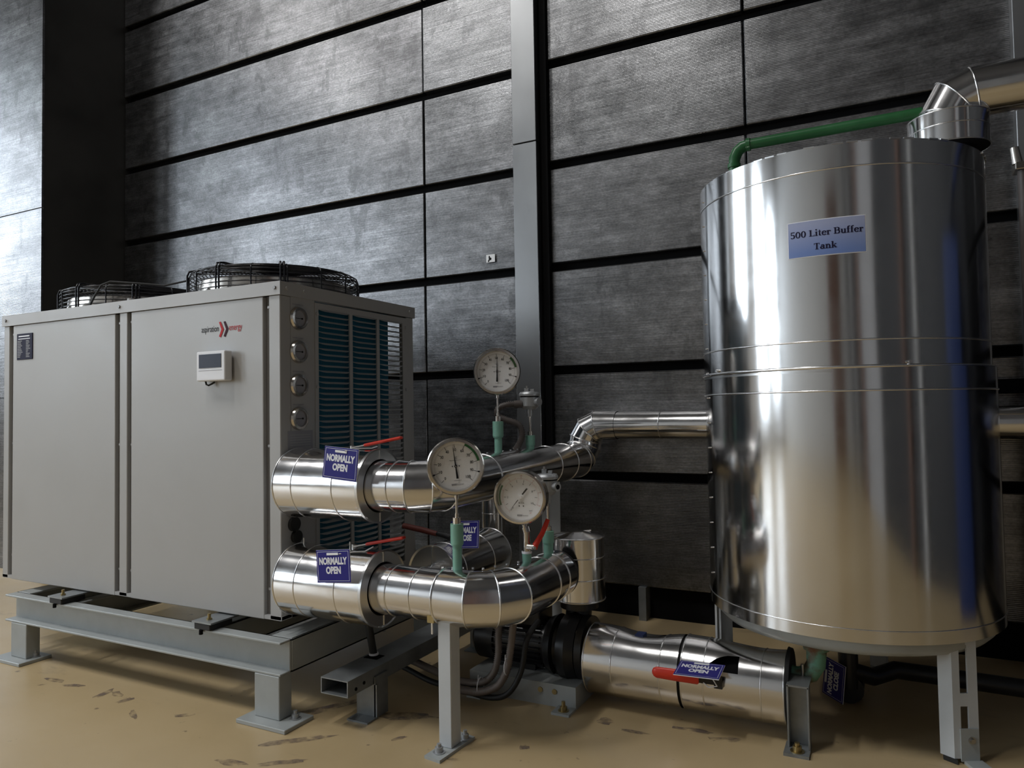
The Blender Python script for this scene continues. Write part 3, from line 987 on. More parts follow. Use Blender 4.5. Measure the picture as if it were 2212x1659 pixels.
lever(up, (-1.425, UPY, 0.794), (-1.262, 1.745, 0.824), M['red'])

# drop from the supply pipe to the bypass, seen below the bend
clad_pipe(up, [(UPX, 2.48, 0.675), (-1.34, 2.50, 0.66), (-1.376, 2.50, 0.62), (-1.376, 2.50, 0.30)], [0.045, 0.045, 0.045, 0.045])
ring_bead(up, (-1.376, 2.50, 0.50), (0, 0, 1), 0.045)

# ================================================================= return pipe (lower)
LPY, LPZ, LPX = 1.70, 0.393, -0.93
lo = thing('return_pipe', 'lower aluminium clad pipe with fat valve jacket, curving right above the floor stand', 'pipe', (-1.5, LPY, LPZ))
jl = valve_jacket(lo, -1.625, -1.300, LPY, LPZ, 0.106, 0.072, (-1.545, -1.395))
R_ = 0.11
c15 = R_ / cos(radians(15))
ax, ay = LPX - R_, LPY + R_
elb = [(ax + c15 * sin(radians(t)), ay - c15 * cos(radians(t)), LPZ - 0.002) for t in (15, 45, 75)]
clad_pipe(lo, [(-1.34, LPY, LPZ), (-1.088, LPY, LPZ)], 0.070)
ring_bead(lo, (-1.165, LPY, LPZ), (1, 0, 0), 0.0703)
ring_bead(lo, (-1.245, LPY, LPZ), (1, 0, 0), 0.0703)
MB().lathe([(0.068, 0), (0.0755, 0.0)], (-1.090, LPY, LPZ), (1, 0, 0), 48).build('sleeve_end', M['dark'], lo)
ring_bead(lo, (-1.090, LPY, LPZ), (1, 0, 0), 0.0750, 0.0030)
clad_pipe(lo, [(-1.090, LPY, LPZ)] + elb + [(LPX, 1.96, 0.388), (LPX, 2.03, 0.387), (LPX, 2.085, 0.386)], [0.0745, 0.0745, 0.0745, 0.0745, 0.0735, 0.073, 0.0725])
MB().lathe([(0.0715, 0.0), (0.0715, 0.016), (0.02, 0.016)], (LPX, 2.085, 0.386), (0, 1, 0), 40).build('insulation_end', M['rubber'], lo)
MB().cyl((LPX, 2.10, 0.386), (LPX + 0.01, 2.16, 0.386), 0.035, n=20).build('inner_pipe', M['black'], lo)
for k in range(9):
    t = k / 8
    p = V(-1.10, LPY + 0.004, LPZ + 0.073).lerp(V(-0.99, 1.735, LPZ + 0.073), min(1, t * 2)) if t < 0.5 else V(-0.99, 1.735, LPZ + 0.073).lerp(V(LPX, 1.90, LPZ + 0.070), t * 2 - 1)
    MB().cyl(p, p + V(0, 0, 0.005), 0.0035, n=8).build('rivet', M['bead'], lo)
MB().box(-1.112, LPY - 0.058, LPZ - 0.060, -1.091, LPY - 0.030, LPZ - 0.040).build('torn_notch', M['brass'], lo)
MB().box(-1.101, LPY - 0.056, LPZ - 0.090, -1.096, LPY - 0.050, LPZ - 0.055).build('torn_strip', M['alu_end'], lo)
lever(lo, (-1.405, LPY, 0.506), (-1.235, 1.715, 0.540), M['red'])
for x in (-1.60, -1.42):
    MB().cyl((x, LPY, LPZ + 0.10), (x, LPY, LPZ + 0.125), 0.003, n=8).build('pin', M['zinc'], jl)

# ================================================================= bypass with its closed valve
bp = thing('bypass_pipe', 'dull aluminium jacket of the closed bypass valve behind the return pipe', 'pipe', (-1.33, 2.0, 0.38))
BX, BZ = -1.32, 0.372
n = 48
kb = MB().add(ell_ring((BX, 1.985, BZ), (0, 1, 0), (0, 1, 0), 0.092, n) + ell_ring((BX, 2.36, BZ), (0, 1, 0), (0, 1, 0), 0.092, n), [(j, (j + 1) % n, n + (j + 1) % n, n + j) for j in range(n)], True)
jb = kb.build('valve_jacket', M['alu'], bp)
e = MB().lathe([(0.03, 0.004), (0.088, 0.0), (0.094, -0.003), (0.094, 0.006)], (BX, 1.985, BZ), (0, 1, 0), 48).build('end_ring', M['alu_end'], jb)
MB().box(BX - 0.0015, 1.981, BZ + 0.03, BX + 0.0015, 1.984, BZ + 0.088).build('joint_line', M['bead'], e)
MB().lathe([(0.092, 0.0), (0.094, 0.002), (0.03, 0.004)], (BX, 2.36, BZ), (0, 1, 0), 48).build('end_ring', M['alu_end'], jb)
for y in (2.05, 2.24):
    ring_bead(jb, (BX, y, BZ), (0, 1, 0), 0.092)
MB().cyl((BX + 0.045, 1.765, BZ), (BX, 1.99, BZ), 0.032, n=24).build('inlet_stub', M['alu'], bp)
MB().cyl((BX, 2.36, BZ), (-1.376, 2.50, BZ), 0.040, n=24).build('outlet_stub', M['alu'], bp)
pv = V(-1.33, 2.12, 0.466)
lv = MB().cyl(pv - V(0, 0, 0.03), pv + V(0, 0, 0.008), 0.010, n=12).sweep([pv, pv + V(-0.03, 0, 0.006), pv + V(-0.07, 0, 0.012)], [0.010, 0.009, 0.007], 8).build('valve_lever', M['black'], bp)
MB().sweep([pv + V(-0.06, 0, 0.010), pv + V(-0.12, 0, 0.020), pv + V(-0.20, 0, 0.030)], [0.009, 0.0105, 0.010], 10).build('grip', M['shaded_red'], lv)

# ================================================================= discharge jacket (drum) over the pump
dr = thing('discharge_jacket', 'upright aluminium drum-shaped jacket with conical lid above the pump', 'pipe jacket', (-0.905, 2.215, 0.28))
DX, DY = -0.905, 2.215
body = MB().lathe([(0.084, 0.285), (0.084, 0.487)], (DX, DY, 0), n=48).build('jacket', M['alu'], dr)
lid = MB().lathe([(0.086, 0.486), (0.082, 0.488), (0.02, 0.500), (0.001, 0.501)], (DX, DY, 0), n=48).build('lid', M['alu'], dr)
MB().bar((DX - 0.06, DY - 0.055, 0.4925), (DX + 0.025, DY + 0.05, 0.4975), 0.003, 0.004).build('lap_seam', M['bead'], lid)
MB().lathe([(0.001, 0.286), (0.083, 0.286)], (DX, DY, 0), n=48).build('underside', M['alu_end'], dr)
for z in (0.288, 0.356, 0.424, 0.485):
    ring_bead(body, (DX, DY, z), (0, 0, 1), 0.0845)

# ================================================================= pump
pu = thing('pump', 'black electric circulation pump bolted on a grey base beside the buffer tank', 'pump', (-1.03, 2.16, 0))
PY, PZ = 2.165, 0.145
mo = MB().cyl((-1.18, PY, PZ), (-0.985, PY, PZ), 0.068, n=36).build('motor', M['black'], pu)
for k in range(26):
    a = 2 * pi * k / 26
    ca, sa = cos(a), sin(a)
    MB().obox((-1.08, PY + 0.0735 * ca, PZ + 0.0735 * sa), (0.085, 0, 0), (0, 0.0065 * ca, 0.0065 * sa), (0, -0.0016 * sa, 0.0016 * ca)).build('cooling_fin', M['black'], mo)
MB().lathe([(0.0005, -1.245), (0.060, -1.245), (0.074, -1.232), (0.076, -1.185), (0.076, -1.165)], (0, PY, PZ), (1, 0, 0), 40).build('fan_cover', M['black'], pu)
tb = MB().box(-1.10, PY - 0.055, PZ + 0.06, -1.00, PY + 0.05, PZ + 0.112).build('terminal_box', M['black'], pu, bevel=0.006)
MB().cyl((-1.06, PY - 0.055, PZ + 0.085), (-1.06, PY - 0.080, PZ + 0.085), 0.013, n=14).build('cable_gland', M['zinc'], tb)
vo = MB().lathe([(0.03, -0.985), (0.085, -0.980), (0.095, -0.955), (0.078, -0.950), (0.072, -0.935), (0.100, -0.930), (0.108, -0.90), (0.098, -0.872), (0.060, -0.866)], (0, PY, PZ), (1, 0, 0), 44).build('volute', M['black'], pu)
fl = MB().lathe([(0.02, -0.868), (0.100, -0.868), (0.100, -0.846), (0.02, -0.846)], (0, PY, PZ), (1, 0, 0), 36).build('suction_flange', M['black'], pu)
for k in range(4):
    a = pi / 4 + k * pi / 2
    hex_bolt(fl, (-0.868, PY + 0.085 * cos(a), PZ + 0.085 * sin(a)), (-1, 0, 0), 0.008, 0.008, 0.006)
MB().lathe([(0.062, -0.9485), (0.066, -0.9485), (0.066, -0.938), (0.062, -0.938)], (0, PY, PZ), (1, 0, 0), 36).build('shaft_guard', M['stainless'], vo)
MB().cyl((DX, PY + 0.03, PZ + 0.06), (DX, DY, 0.262), 0.042, 0.042, n=24).build('discharge_neck', M['black'], pu)
MB().lathe([(0.01, 0.258), (0.062, 0.258), (0.062, 0.284), (0.01, 0.284)], (DX, DY, 0), n=32).build('discharge_flange', M['black'], pu)
MB().box(-1.13, PY - 0.05, 0.067, -1.02, PY + 0.05, 0.085).box(-0.95, PY - 0.05, 0.067, -0.88, PY + 0.05, 0.09).build('foot', M['black'], pu)
bs = MB().box(-1.215, 2.034, 0.060, -0.849, 2.30, 0.067).box(-1.215, 2.034, 0, -0.849, 2.041, 0.060).box(-0.856, 2.041, 0, -0.849, 2.30, 0.060).box(-1.215, 2.293, 0, -0.856, 2.30, 0.060).build('base', M['steel_paint'], pu)
ft = MB().box(-0.906, 1.978, 0, -0.849, 2.034, 0.007).build('foot_plate', M['steel_paint'], pu)
hex_bolt(ft, (-0.876, 2.003, 0.007), r=0.011, h=0.011, stud=0.016, material='brass')
ft = MB().box(-1.20, 1.985, 0, -1.15, 2.034, 0.007).build('foot_plate', M['steel_paint'], pu)
hex_bolt(ft, (-1.175, 2.008, 0.007), r=0.011, h=0.011, stud=0.012, material='brass')
for x in (-0.965, -0.918):
    MB().cyl((x, 2.034, 0.045), (x, 2.031, 0.045), 0.008, n=12).build('plug', M['brass'], bs)

# ================================================================= suction pipe under the tank
su = thing('suction_pipe', 'fat dented aluminium jacket low over the floor between pump and tank', 'pipe', (-0.55, 2.15, 0.126))
SY, SZ, SR = 2.15, 0.126, 0.103
def dented(x0, x1, dents, hole=None, nx=96, na=144):
    """sheet cylinder along X with soft dents; hole = (xa, xb, ang_a, ang_b) leaves the sheet cut open"""
    vs, fs = [], []
    da_ = 2 * pi / na
    def top_angle(x):
        u_ = (x - hole[0]) / (hole[1] - hole[0])
        return hole[2] + (hole[3] - hole[2]) * min(1.0, 0.20 + 1.9 * u_ - 1.0 * u_ * u_) + 0.012 * sin(95 * x)
    jt = {}
    for i in range(nx + 1):
        x = x0 + (x1 - x0) * i / nx
        if hole and hole[0] <= x <= hole[1]:
            jt[i] = (round(hole[2] / da_), round(top_angle(x) / da_), top_angle(x))
        for j in range(na):
            a = da_ * j
            if i in jt and j == jt[i][1]:
                a = jt[i][2]
            r = SR
            for dx, da, sx, sa, dep in dents:
                dd = (a - da + pi) % (2 * pi) - pi
                r -= dep * math.exp(-((x - dx) / sx) ** 2 - (dd / sa) ** 2)
            vs.append((x, SY - r * cos(a), SZ + r * sin(a)))
    for i in range(nx):
        for j in range(na):
            if i in jt and i + 1 in jt:
                lo_, t0_, t1_ = jt[i][0], jt[i][1], jt[i + 1][1]
                if lo_ <= j < min(t0_, t1_):
                    continue
                if t0_ != t1_ and min(t0_, t1_) <= j < max(t0_, t1_):
                    q0, q1, q2, q3 = i * na + j, (i + 1) * na + j, (i + 1) * na + (j + 1) % na, i * na + (j + 1) % na
                    fs.append((q0, q2, q3) if t1_ > t0_ else (q1, q2, q3))
                    continue
            fs.append((i * na + j, (i + 1) * na + j, (i + 1) * na + (j + 1) % na, i * na + (j + 1) % na))
    return MB().add(vs, fs, True)
DENT1 = [(-0.66, 1.75, 0.07, 0.5, 0.022)]
DENT2 = [(-0.33, 1.7, 0.10, 0.6, 0.016)]
s1 = dented(-0.835, -0.548, DENT1).build('valve_jacket', M['alu'], su)
s2 = dented(-0.540, -0.262, DENT2, (-0.468, -0.378, 0.42, 0.92)).build('valve_jacket', M['alu'], su)
def dent_bead(parent, x, dents, br):
    P_ = []
    for j in range(72):
        a = 2 * pi * j / 72
        r = SR
        for dx, da, sx, sa, dep in dents:
            dd = (a - da + pi) % (2 * pi) - pi
            r -= dep * math.exp(-((x - dx) / sx) ** 2 - (dd / sa) ** 2)
        P_.append((x, SY - r * cos(a), SZ + r * sin(a)))
    MB().sweep(P_, br, 6, closed=True).build('seam_bead', M['bead'], parent)
for x in (-0.832, -0.745, -0.60):
    dent_bead(s1, x, DENT1, 0.0020)
for x in (-0.538, -0.475, -0.322, -0.264):
    dent_bead(s2, x, DENT2, 0.0018)
MB().lathe([(0.096, -0.560), (0.096, -0.528)], (0, SY, SZ), (1, 0, 0), 48).build('gap_band', M['rubber'], su)
MB().lathe([(0.001, -0.8345), (0.10, -0.8345)], (0, SY, SZ), (1, 0, 0), 48).build('end_disc', M['alu_end'], s1)
MB().lathe([(0.103, -0.262), (0.100, -0.252), (0.002, -0.252)], (0, SY, SZ), (1, 0, 0), 48).build('insulation_end', M['rubber'], su)
MB().lathe([(0.075, -0.54), (0.075, -0.27)], (0, SY, SZ), (1, 0, 0), 40).build('insulation_core', M['dark'], su)
MB().lathe([(0.035, -0.254), (0.035, -0.245)], (0, SY, SZ), (1, 0, 0), 24).build('core_pipe', M['rusty'], su)
MB().sweep([(-0.262, SY, 0.160), (-0.232, SY, 0.158), (-0.205, SY - 0.002, 0.170), (-0.190, SY - 0.002, 0.195), (-0.188, SY, 0.228), (-0.188, SY, 0.275)], [0.024, 0.024, 0.025, 0.025, 0.026, 0.026], 18).build('elbow', M['rusty'], su, label='rust stained green elbow up to the tank')
MB().cyl((-0.188, SY, 0.236), (-0.188, SY, 0.270), 0.034, 0.040, n=20).build('socket', M['rusty'], su)
# lever and clip on the front of the jacket
lv = MB().bar((-0.500, 2.012, 0.160), (-0.418, 2.030, 0.154), 0.006, 0.024, (0, 0, 1)).box(-0.440, 2.03, 0.132, -0.418, 2.05, 0.150).build('valve_lever', M['black'], su)
gp = [(-0.603, 1.999, 0.162), (-0.600, 2.000, 0.162), (-0.592, 2.001, 0.162), (-0.540, 2.007, 0.161), (-0.480, 2.014, 0.159), (-0.476, 2.0145, 0.159)]
gk = MB().sweep([(0, 0, 0)] * 0 or gp, [0.005, 0.011, 0.0155, 0.0165, 0.0155, 0.012], 14)
for q_ in gk.v:
    q_.y = 2.004 + (q_.y - 2.004) * 0.45
gk.build('grip', M['red'], lv)
MB().box(-0.69, SY - 0.03, SZ + 0.082, -0.665, SY + 0.01, SZ + 0.094).box(-0.665, SY - 0.025, SZ + 0.080, -0.59, SY - 0.008, SZ + 0.085).build('buried_handle', M['blue_paint'], su)

# U-shaped bracket that carries the elbow
ub = thing('pipe_bracket', 'short grey channel bracket bolted to the floor under the rusty elbow', 'bracket', (-0.228, 2.06, 0))
MB().box(-0.255, 2.068, 0.008, -0.200, 2.074, 0.168).box(-0.255, 2.038, 0.008, -0.250, 2.068, 0.168).box(-0.205, 2.038, 0.008, -0.200, 2.068, 0.168).build('upright', M['tube_steel'], ub, bevel=0.001, seg=1)
MB().box(-0.255, 2.038, 0.164, -0.200, 2.16, 0.169).build('saddle', M['tube_steel'], ub)
fp = MB().box(-0.262, 2.000, 0, -0.200, 2.074, 0.008).build('foot_plate', M['tube_steel'], ub)
hex_bolt(fp, (-0.230, 2.022, 0.008), r=0.012, h=0.012, stud=0.010, material='brass')
MB().cyl((-0.222, 2.12, 0.168), (-0.222, 2.12, 0.20), 0.004, n=8).build('u_bolt', M['zinc'], ub)

# ================================================================= buffer tank
TX, TY, TR, TB, TT = -0.123, 2.40, 0.391, 0.308, 1.566
tk = thing('buffer_tank', 'tall cylindrical aluminium clad buffer tank on three legs', 'tank', (TX, TY, 0))
NT = 128
zm = 0.992
lower = MB().lathe([(TR + 0.004, TB), (TR + 0.004, 0.340), (TR + 0.004, 0.930), (TR + 0.004, zm)], (TX + 0.004, TY, 0), n=NT, sharp=False).build('lower_cladding', M['tank'], tk)
upper = MB().lathe([(TR, zm), (TR, 1.06), (TR, 1.50), (TR, TT)], (TX - 0.002, TY, 0), n=NT, sharp=False).build('upper_cladding', M['tank'], tk)
lidm = MB().lathe([(TR - 0.001, TT), (TR - 0.06, TT + 0.003), (0.002, TT + 0.006)], (TX, TY, 0), n=NT).build('lid', M['alu'], tk)
def tank_bead(z, r, parent, br=0.0035, xo=0.0):
    ring_bead(parent, (TX + xo, TY, z), (0, 0, 1), r, br, NT)
tank_bead(1.503, TR, upper, 0.0022, -0.002)
tank_bead(1.062, TR, upper, 0.0026, -0.002)
tank_bead(zm + 0.002, TR + 0.003, upper, 0.0045)
tank_bead(0.934, TR + 0.004, lower, 0.0028, 0.004)
tank_bead(0.340, TR + 0.004, lower, 0.0018, 0.004)
MB().lathe([(TR + 0.004, zm - 0.010), (TR + 0.004, zm - 0.004)], (TX + 0.002, TY, 0), n=NT).build('joint_gap', M['alu_end'], lower)
# crimped top edge
k = MB()
for j in range(72):
    a = 2 * pi * j / 72
    if random.random() < 0.75:
        k.obox((TX + (TR - 0.002) * cos(a), TY + (TR - 0.002) * sin(a), TT - 0.0005), (-sin(a) * 0.013, cos(a) * 0.013, random.uniform(-0.0006, 0.0006)), (cos(a) * 0.003, sin(a) * 0.003, 0), (0, 0, 0.0018))
k.build('crimped_edge', M['alu_end'], upper, kind='stuff')
# vertical lap seam and rivets on the left edge
for z in [0.40 + 0.075 * j for j in range(16)]:
    a = radians(205)
    MB().cyl((TX + TR * cos(a), TY + TR * sin(a), z), (TX + (TR + 0.006) * cos(a), TY + (TR + 0.0055) * sin(a), z), 0.0022, n=8).build('rivet', M['bead'], lower if z < zm else upper)
for aa, z in ((218, 1.003), (-63, 1.003)):
    a = radians(aa)
    MB().cyl((TX + TR * cos(a), TY + TR * sin(a), z), (TX + (TR + 0.009) * cos(a), TY + (TR + 0.009) * sin(a), z), 0.004, n=8).build('rivet', M['bead'], upper)
# painted bottom: skirt and dish
MB().lathe([(0.372, TB + 0.01), (0.372, 0.285), (0.355, 0.268), (0.30, 0.25), (0.20, 0.235), (0.08, 0.228), (0.002, 0.226)], (TX + 0.004, TY, 0), n=80, sharp=False).build('dished_bottom', M['steel_paint'], tk)
# legs
def tank_leg(ang):
    """L-shaped leg, corner outwards: a plain flange and a flange with punched windows; turned round the tank axis"""
    T = Matrix.Translation((TX, TY, 0)) @ Matrix.Rotation(radians(ang), 4, 'Z') @ Matrix.Translation((-TX, -TY, 0))
    c = V(0.126, 2.136, 0)
    a1, a2 = V(0.096, 2.154, 0) - c, V(0.182, 2.164, 0) - c
    l2 = a2.length
    d2 = a2.normalized()
    n2 = V(-d2.y, d2.x, 0) * 0.003
    m = MB(T)
    zt_, zb_ = 0.305, 0.012
    n1 = V(a1.y, -a1.x, 0).normalized() * 0.003
    m.obox(c + a1 / 2 + V(0, 0, (zt_ + zb_) / 2) + n1, a1 / 2, n1, V(0, 0, (zt_ - zb_) / 2))
    def rect(s0, s1, z0, z1):
        m.obox(c + d2 * (s0 + s1) / 2 + n2 + V(0, 0, (z0 + z1) / 2), d2 * (s1 - s0) / 2, n2, V(0, 0, (z1 - z0) / 2))
    rect(0, l2 * 0.30, zb_, zt_)
    rect(l2 * 0.62, l2, zb_, zt_)
    for z0, z1 in ((0.292, 0.305), (0.140, 0.172), (zb_, 0.075)):
        rect(l2 * 0.30, l2 * 0.62, z0, z1)
    l = m.build('leg', M['light_paint'], tk)
    fwd = V(d2.y, -d2.x, 0)
    k = MB(T)
    k.obox(c + d2 * l2 * 0.60 + fwd * 0.002 + V(0, 0, 0.046), d2 * l2 * 0.36, fwd * 0.002, V(0, 0, 0.040))
    k.obox(c + d2 * l2 * 0.70 + fwd * 0.025 + V(0, 0, 0.004), d2 * l2 * 0.36, fwd * 0.025, V(0, 0, 0.004))
    br = k.build('floor_cleat', M['steel_paint'], l)
    hex_bolt(br, T @ (c + d2 * l2 * 0.66 + fwd * 0.004 + V(0, 0, 0.058)), (T.to_3x3() @ fwd), 0.006, 0.005, 0.0)
    MB(T).obox(c + a1 * 0.3 + V(0, 0.004, 0.006), a1 * 0.5, V(0, 0.006, 0), V(0, 0, 0.006)).build('foot', M['rubber'], l)
for ang in (0, 120, 240):
    tank_leg(ang)
# sign on the cladding
A0, A1 = math.atan2(2.0 - TY, -0.212 - TX), math.atan2(2.02 - TY, -0.031 - TX)
SW = 0.186
a_mid = -pi / 2 + 0.006
def on_tank(x, z, off=0.0015):
    a = a_mid + x / TR
    return V(TX - 0.002 + (TR + off) * cos(a), TY + (TR + off) * sin(a), z)
def tank_patch(x0, x1, z0, z1, off, nseg=16):
    vs, fs = [], []
    for i in range(nseg + 1):
        x = x0 + (x1 - x0) * i / nseg
        vs += [on_tank(x, z0, off), on_tank(x, z1, off), on_tank(x, z0, 0), on_tank(x, z1, 0)]
    for i in range(nseg):
        b = i * 4
        fs += [(b, b + 4, b + 5, b + 1), (b + 1, b + 5, b + 7, b + 3), (b + 2, b + 6, b + 4, b)]
    fs += [(0, 1, 3, 2), (nseg * 4, nseg * 4 + 2, nseg * 4 + 3, nseg * 4 + 1)]
    return MB().add(vs, fs)
sg = tank_patch(-SW / 2, SW / 2, 1.281, 1.376, 0.002).build('sign', M['tag_white'], tk, label='pale blue sign reading 500 Liter Buffer Tank')
tank_patch(-SW / 2 + 0.002, SW / 2 - 0.002, 1.283, 1.374, 0.0026).build('sign_face', M['sign'], sg)
lt = MB()
serif(lt, '500 Liter Buffer', lambda x, y: on_tank(x, y, 0.0033), 0.0, 1.3335, 0.0224)
serif(lt, 'Tank', lambda x, y: on_tank(x, y, 0.0033), -0.002, 1.2985, 0.0224)
lt.build('lettering', M['ink_navy'], sg)

# outlet on the tank top
ot = thing('tank_outlet_pipe', 'shiny segmented elbow pipe leaving the top of the tank to the right', 'pipe', (0.17, TY, TT))
clad_pipe(ot, [(0.180, TY, 1.60), (0.180, TY, 1.716), (0.203, TY, 1.758), (0.248, TY, 1.774), (1.98, TY, 1.780)], [0.070, 0.069, 0.069, 0.069, 0.070])
cl = MB().lathe([(0.102, 1.618), (0.102, 1.708)], (0.182, TY, 0), n=56).build('collar', M['alu'], ot)
MB().lathe([(0.102, 1.708), (0.068, 1.711)], (0.182, TY, 0), n=56).build('collar_top', M['alu_end'], cl)
MB().lathe([(0.02, 1.6185), (0.101, 1.6185)], (0.182, TY, 0), n=56).build('collar_underside', M['dark'], cl)
for z in (1.620, 1.668, 1.707):
    ring_bead(cl, (0.182, TY, z), (0, 0, 1), 0.102)
MB().cyl((0.175, TY, TT), (0.175, TY, 1.63), 0.05, n=24).build('nozzle', M['dark'], ot)

gv = thing('green_vent_pipe', 'dark green plastic pipe rising from the tank top and running right', 'pipe', (-0.41, TY, TT))
MB().sweep([(-0.412, TY, 1.560), (-0.412, TY, 1.680), (-0.410, TY, 1.700), (-0.400, TY, 1.722), (-0.384, TY, 1.734), (-0.362, TY, 1.738), (0.12, TY, 1.742)], [0.0165, 0.0165, 0.0185, 0.0185, 0.0185, 0.0165, 0.0165], 18).build('pipe', M['dkgreen'], gv)
for p, d in (((-0.412, TY, 1.676), (0, 0, 1)), ((-0.366, TY, 1.7378), (1, 0, 0))):
    p, d = V(p), V(d)
    MB().cyl(p - d * 0.006, p + d * 0.006, 0.0205, n=18).build('socket_rim', M['dkgreen'], gv)

# drain under the tank, with its tag, and the dark pipe along the floor
dv = thing('drain_valve', 'black drain valve and pipe in the dark under the tank', 'valve', (-0.13, 2.42, 0))
MB().cyl((-0.125, 2.43, 0.23), (-0.125, 2.43, 0.05), 0.028, n=20).build('drop_pipe', M['black'], dv)
MB().sweep([(-0.125, 2.43, 0.10), (-0.06, 2.47, 0.075), (0.0, 2.53, 0.085), (0.08, 2.56, 0.075), (0.6, 2.58, 0.06), (1.9, 2.60, 0.05)], 0.026, 14).build('drain_pipe', M['black'], dv)
MB().cyl((-0.125, 2.50, 0.045), (-0.125, 2.42, 0.045), 0.042, n=20).build('valve_body', M['black'], dv)

# things at the right edge of the view
cb = thing('cable_tray', 'dark narrow tray fixed low across the wall to the right of the tank', 'cable tray', (0.8, 3.0, 0.95))
MB().box(0.20, 2.975, 0.928, 1.95, 3.018, 0.933).box(0.20, 2.975, 0.933, 1.95, 2.979, 0.972).box(0.20, 2.975, 0.972, 1.95, 3.018, 0.977).build('tray', M['dark'], cb)
ir = thing('instrument_riser', 'thin riser with a shiny clamp on the wall strip at the right edge', 'pipe', (0.44, 2.90, 0))
MB().cyl((0.432, 2.90, 0.0), (0.430, 2.90, 1.68), 0.017, n=16).build('riser', M['dkconduit'], ir)
MB().box(0.405, 2.875, 1.665, 0.455, 2.955, 1.690).build('clamp', M['stainless'], ir, bevel=0.003)
MB().cyl((0.415, 2.90, 1.69), (0.408, 2.90, 1.745), 0.016, 0.013, n=14).build('cap', M['stainless'], ir)
bl = thing('blue_locker', 'blue painted steel locker by the wall beyond the right edge of the view', 'locker', (1.7, 2.35, 0))
MB().box(1.52, 2.10, 0.02, 1.90, 2.50, 1.60).build('body', M['blue_paint'], bl, bevel=0.01)
MB().box(1.54, 2.088, 0.05, 1.88, 2.10, 1.57).build('door', M['blue_paint'], bl)

# ================================================================= floor stand, tube rail, rear stand
st = thing('pipe_stand', 'pale grey flat post on a bolted foot under the curved return pipe', 'pipe stand', (-1.065, 1.66, 0))
MB().box(-1.085, 1.652, 0.008, -1.046, 1.657, 0.345).box(-1.051, 1.657, 0.008, -1.046, 1.700, 0.335).build('post', M['light_paint'], st, bevel=0.0015, seg=1)
fp = MB().plate([(-1.092, 1.592, 0), (-1.040, 1.585, 0), (-1.028, 1.742, 0), (-1.080, 1.752, 0)], (0, 0, 1), 0.008).build('foot_plate', M['steel_paint'], st)
hex_bolt(fp, (-1.066, 1.622, 0.008), r=0.011, h=0.013, stud=0.010, material='cast_alu')
hex_bolt(fp, (-1.044, 1.718, 0.008), r=0.010, h=0.012, stud=0.012, material='cast_alu')

st2 = thing('pipe_stand', 'grey flat post behind the pressure gauge carrying the far supply pipe', 'pipe stand', (-1.13, 2.52, 0))
MB().box(-1.195, 2.56, 0.008, -1.120, 2.566, 0.625).box(-1.195, 2.566, 0.008, -1.189, 2.60, 0.625).build('post', M['light_paint'], st2)
MB().box(-1.19, 2.52, 0, -1.07, 2.62, 0.008).build('foot_plate', M['steel_paint'], st2)

tr = thing('steel_tube_rail', 'dark rectangular steel tube lying towards the wall, open end facing out', 'steel tube', (-1.415, 1.62, 0))
x0, x1, z0, z1, y0, y1, t = -1.465, -1.367, 0.098, 0.144, 1.62, 2.52, 0.003
MB().box(x0, y0, z1 - t, x1, y1, z1).box(x0, y0, z0, x1, y1, z0 + t).box(x0, y0, z0 + t, x0 + t, y1, z1 - t).box(x1 - t, y0, z0 + t, x1, y1, z1 - t).build('tube', M['tube_steel'], tr)
for y in (1.735, 2.40):
    MB().box(-1.43, y, 0.0, -1.355, y + 0.005, 0.098).box(-1.365, y, 0.0, -1.36, y + 0.06, 0.12).box(-1.43, y - 0.045, 0, -1.355, y, 0.005).build('leg', M['tube_steel'], tr)
for z in (0.112, 0.118):
    MB().cyl((x1, 1.655 + (z - 0.112) * 6, z), (x1 + 0.002, 1.655 + (z - 0.112) * 6, z), 0.005, n=10).build('hole', M['dark'], tr)
MB().box(-1.455, 1.80, z1, -1.405, 1.84, z1 + 0.001).build('cut_out', M['dark'], tr)
dh = thing('drain_hose', 'black hose hanging from the jackets into the steel tube rail', 'hose', (-1.43, 1.82, 0.145))
MB().sweep([(-1.445, 1.80, 0.31), (-1.445, 1.81, 0.26), (-1.438, 1.815, 0.20), (-1.432, 1.82, 0.149)], 0.0115, 14).build('hose', M['rubber'], dh)
MB().lathe([(0.011, 0.150), (0.015, 0.150), (0.015, 0.156), (0.011, 0.156)], (-1.432, 1.82, 0), n=20).build('clip', M['tag_white'], dh)

# ================================================================= flexible conduits
def smooth_path(P, n=14):
    P = [V(p) for p in P]
    out = []
    for i in range(len(P) - 1):
        a, b, c, d = P[max(i - 1, 0)], P[i], P[i + 1], P[min(i + 2, len(P) - 1)]
        for k in range(n):
            t = k / n
            out.append(0.5 * ((2 * b) + (c - a) * t + (2 * a - 5 * b + 4 * c - d) * t * t + (3 * b - a - 3 * c + d) * t ** 3))
    return out + [P[-1]]
def corrugated(P, r, pitch=0.0060):
    sp = smooth_path(P, 30)
    L, acc = [sp[0]], 0.0
    step = pitch / 2
    for a, b in zip(sp, sp[1:]):
        d = (b - a).length
        pos = step - acc
        while pos <= d:
            L.append(a.lerp(b, pos / d))
            pos += step
        acc = (acc + d) % step
    R = [r * (1.0 if k % 2 else 0.74) for k in range(len(L))]
    return MB().sweep(L, R, 9)
cd1 = thing('flexible_conduit', 'brown corrugated conduit looping from the pump motor down along the floor', 'conduit', (-1.1, 2.0, 0.05))
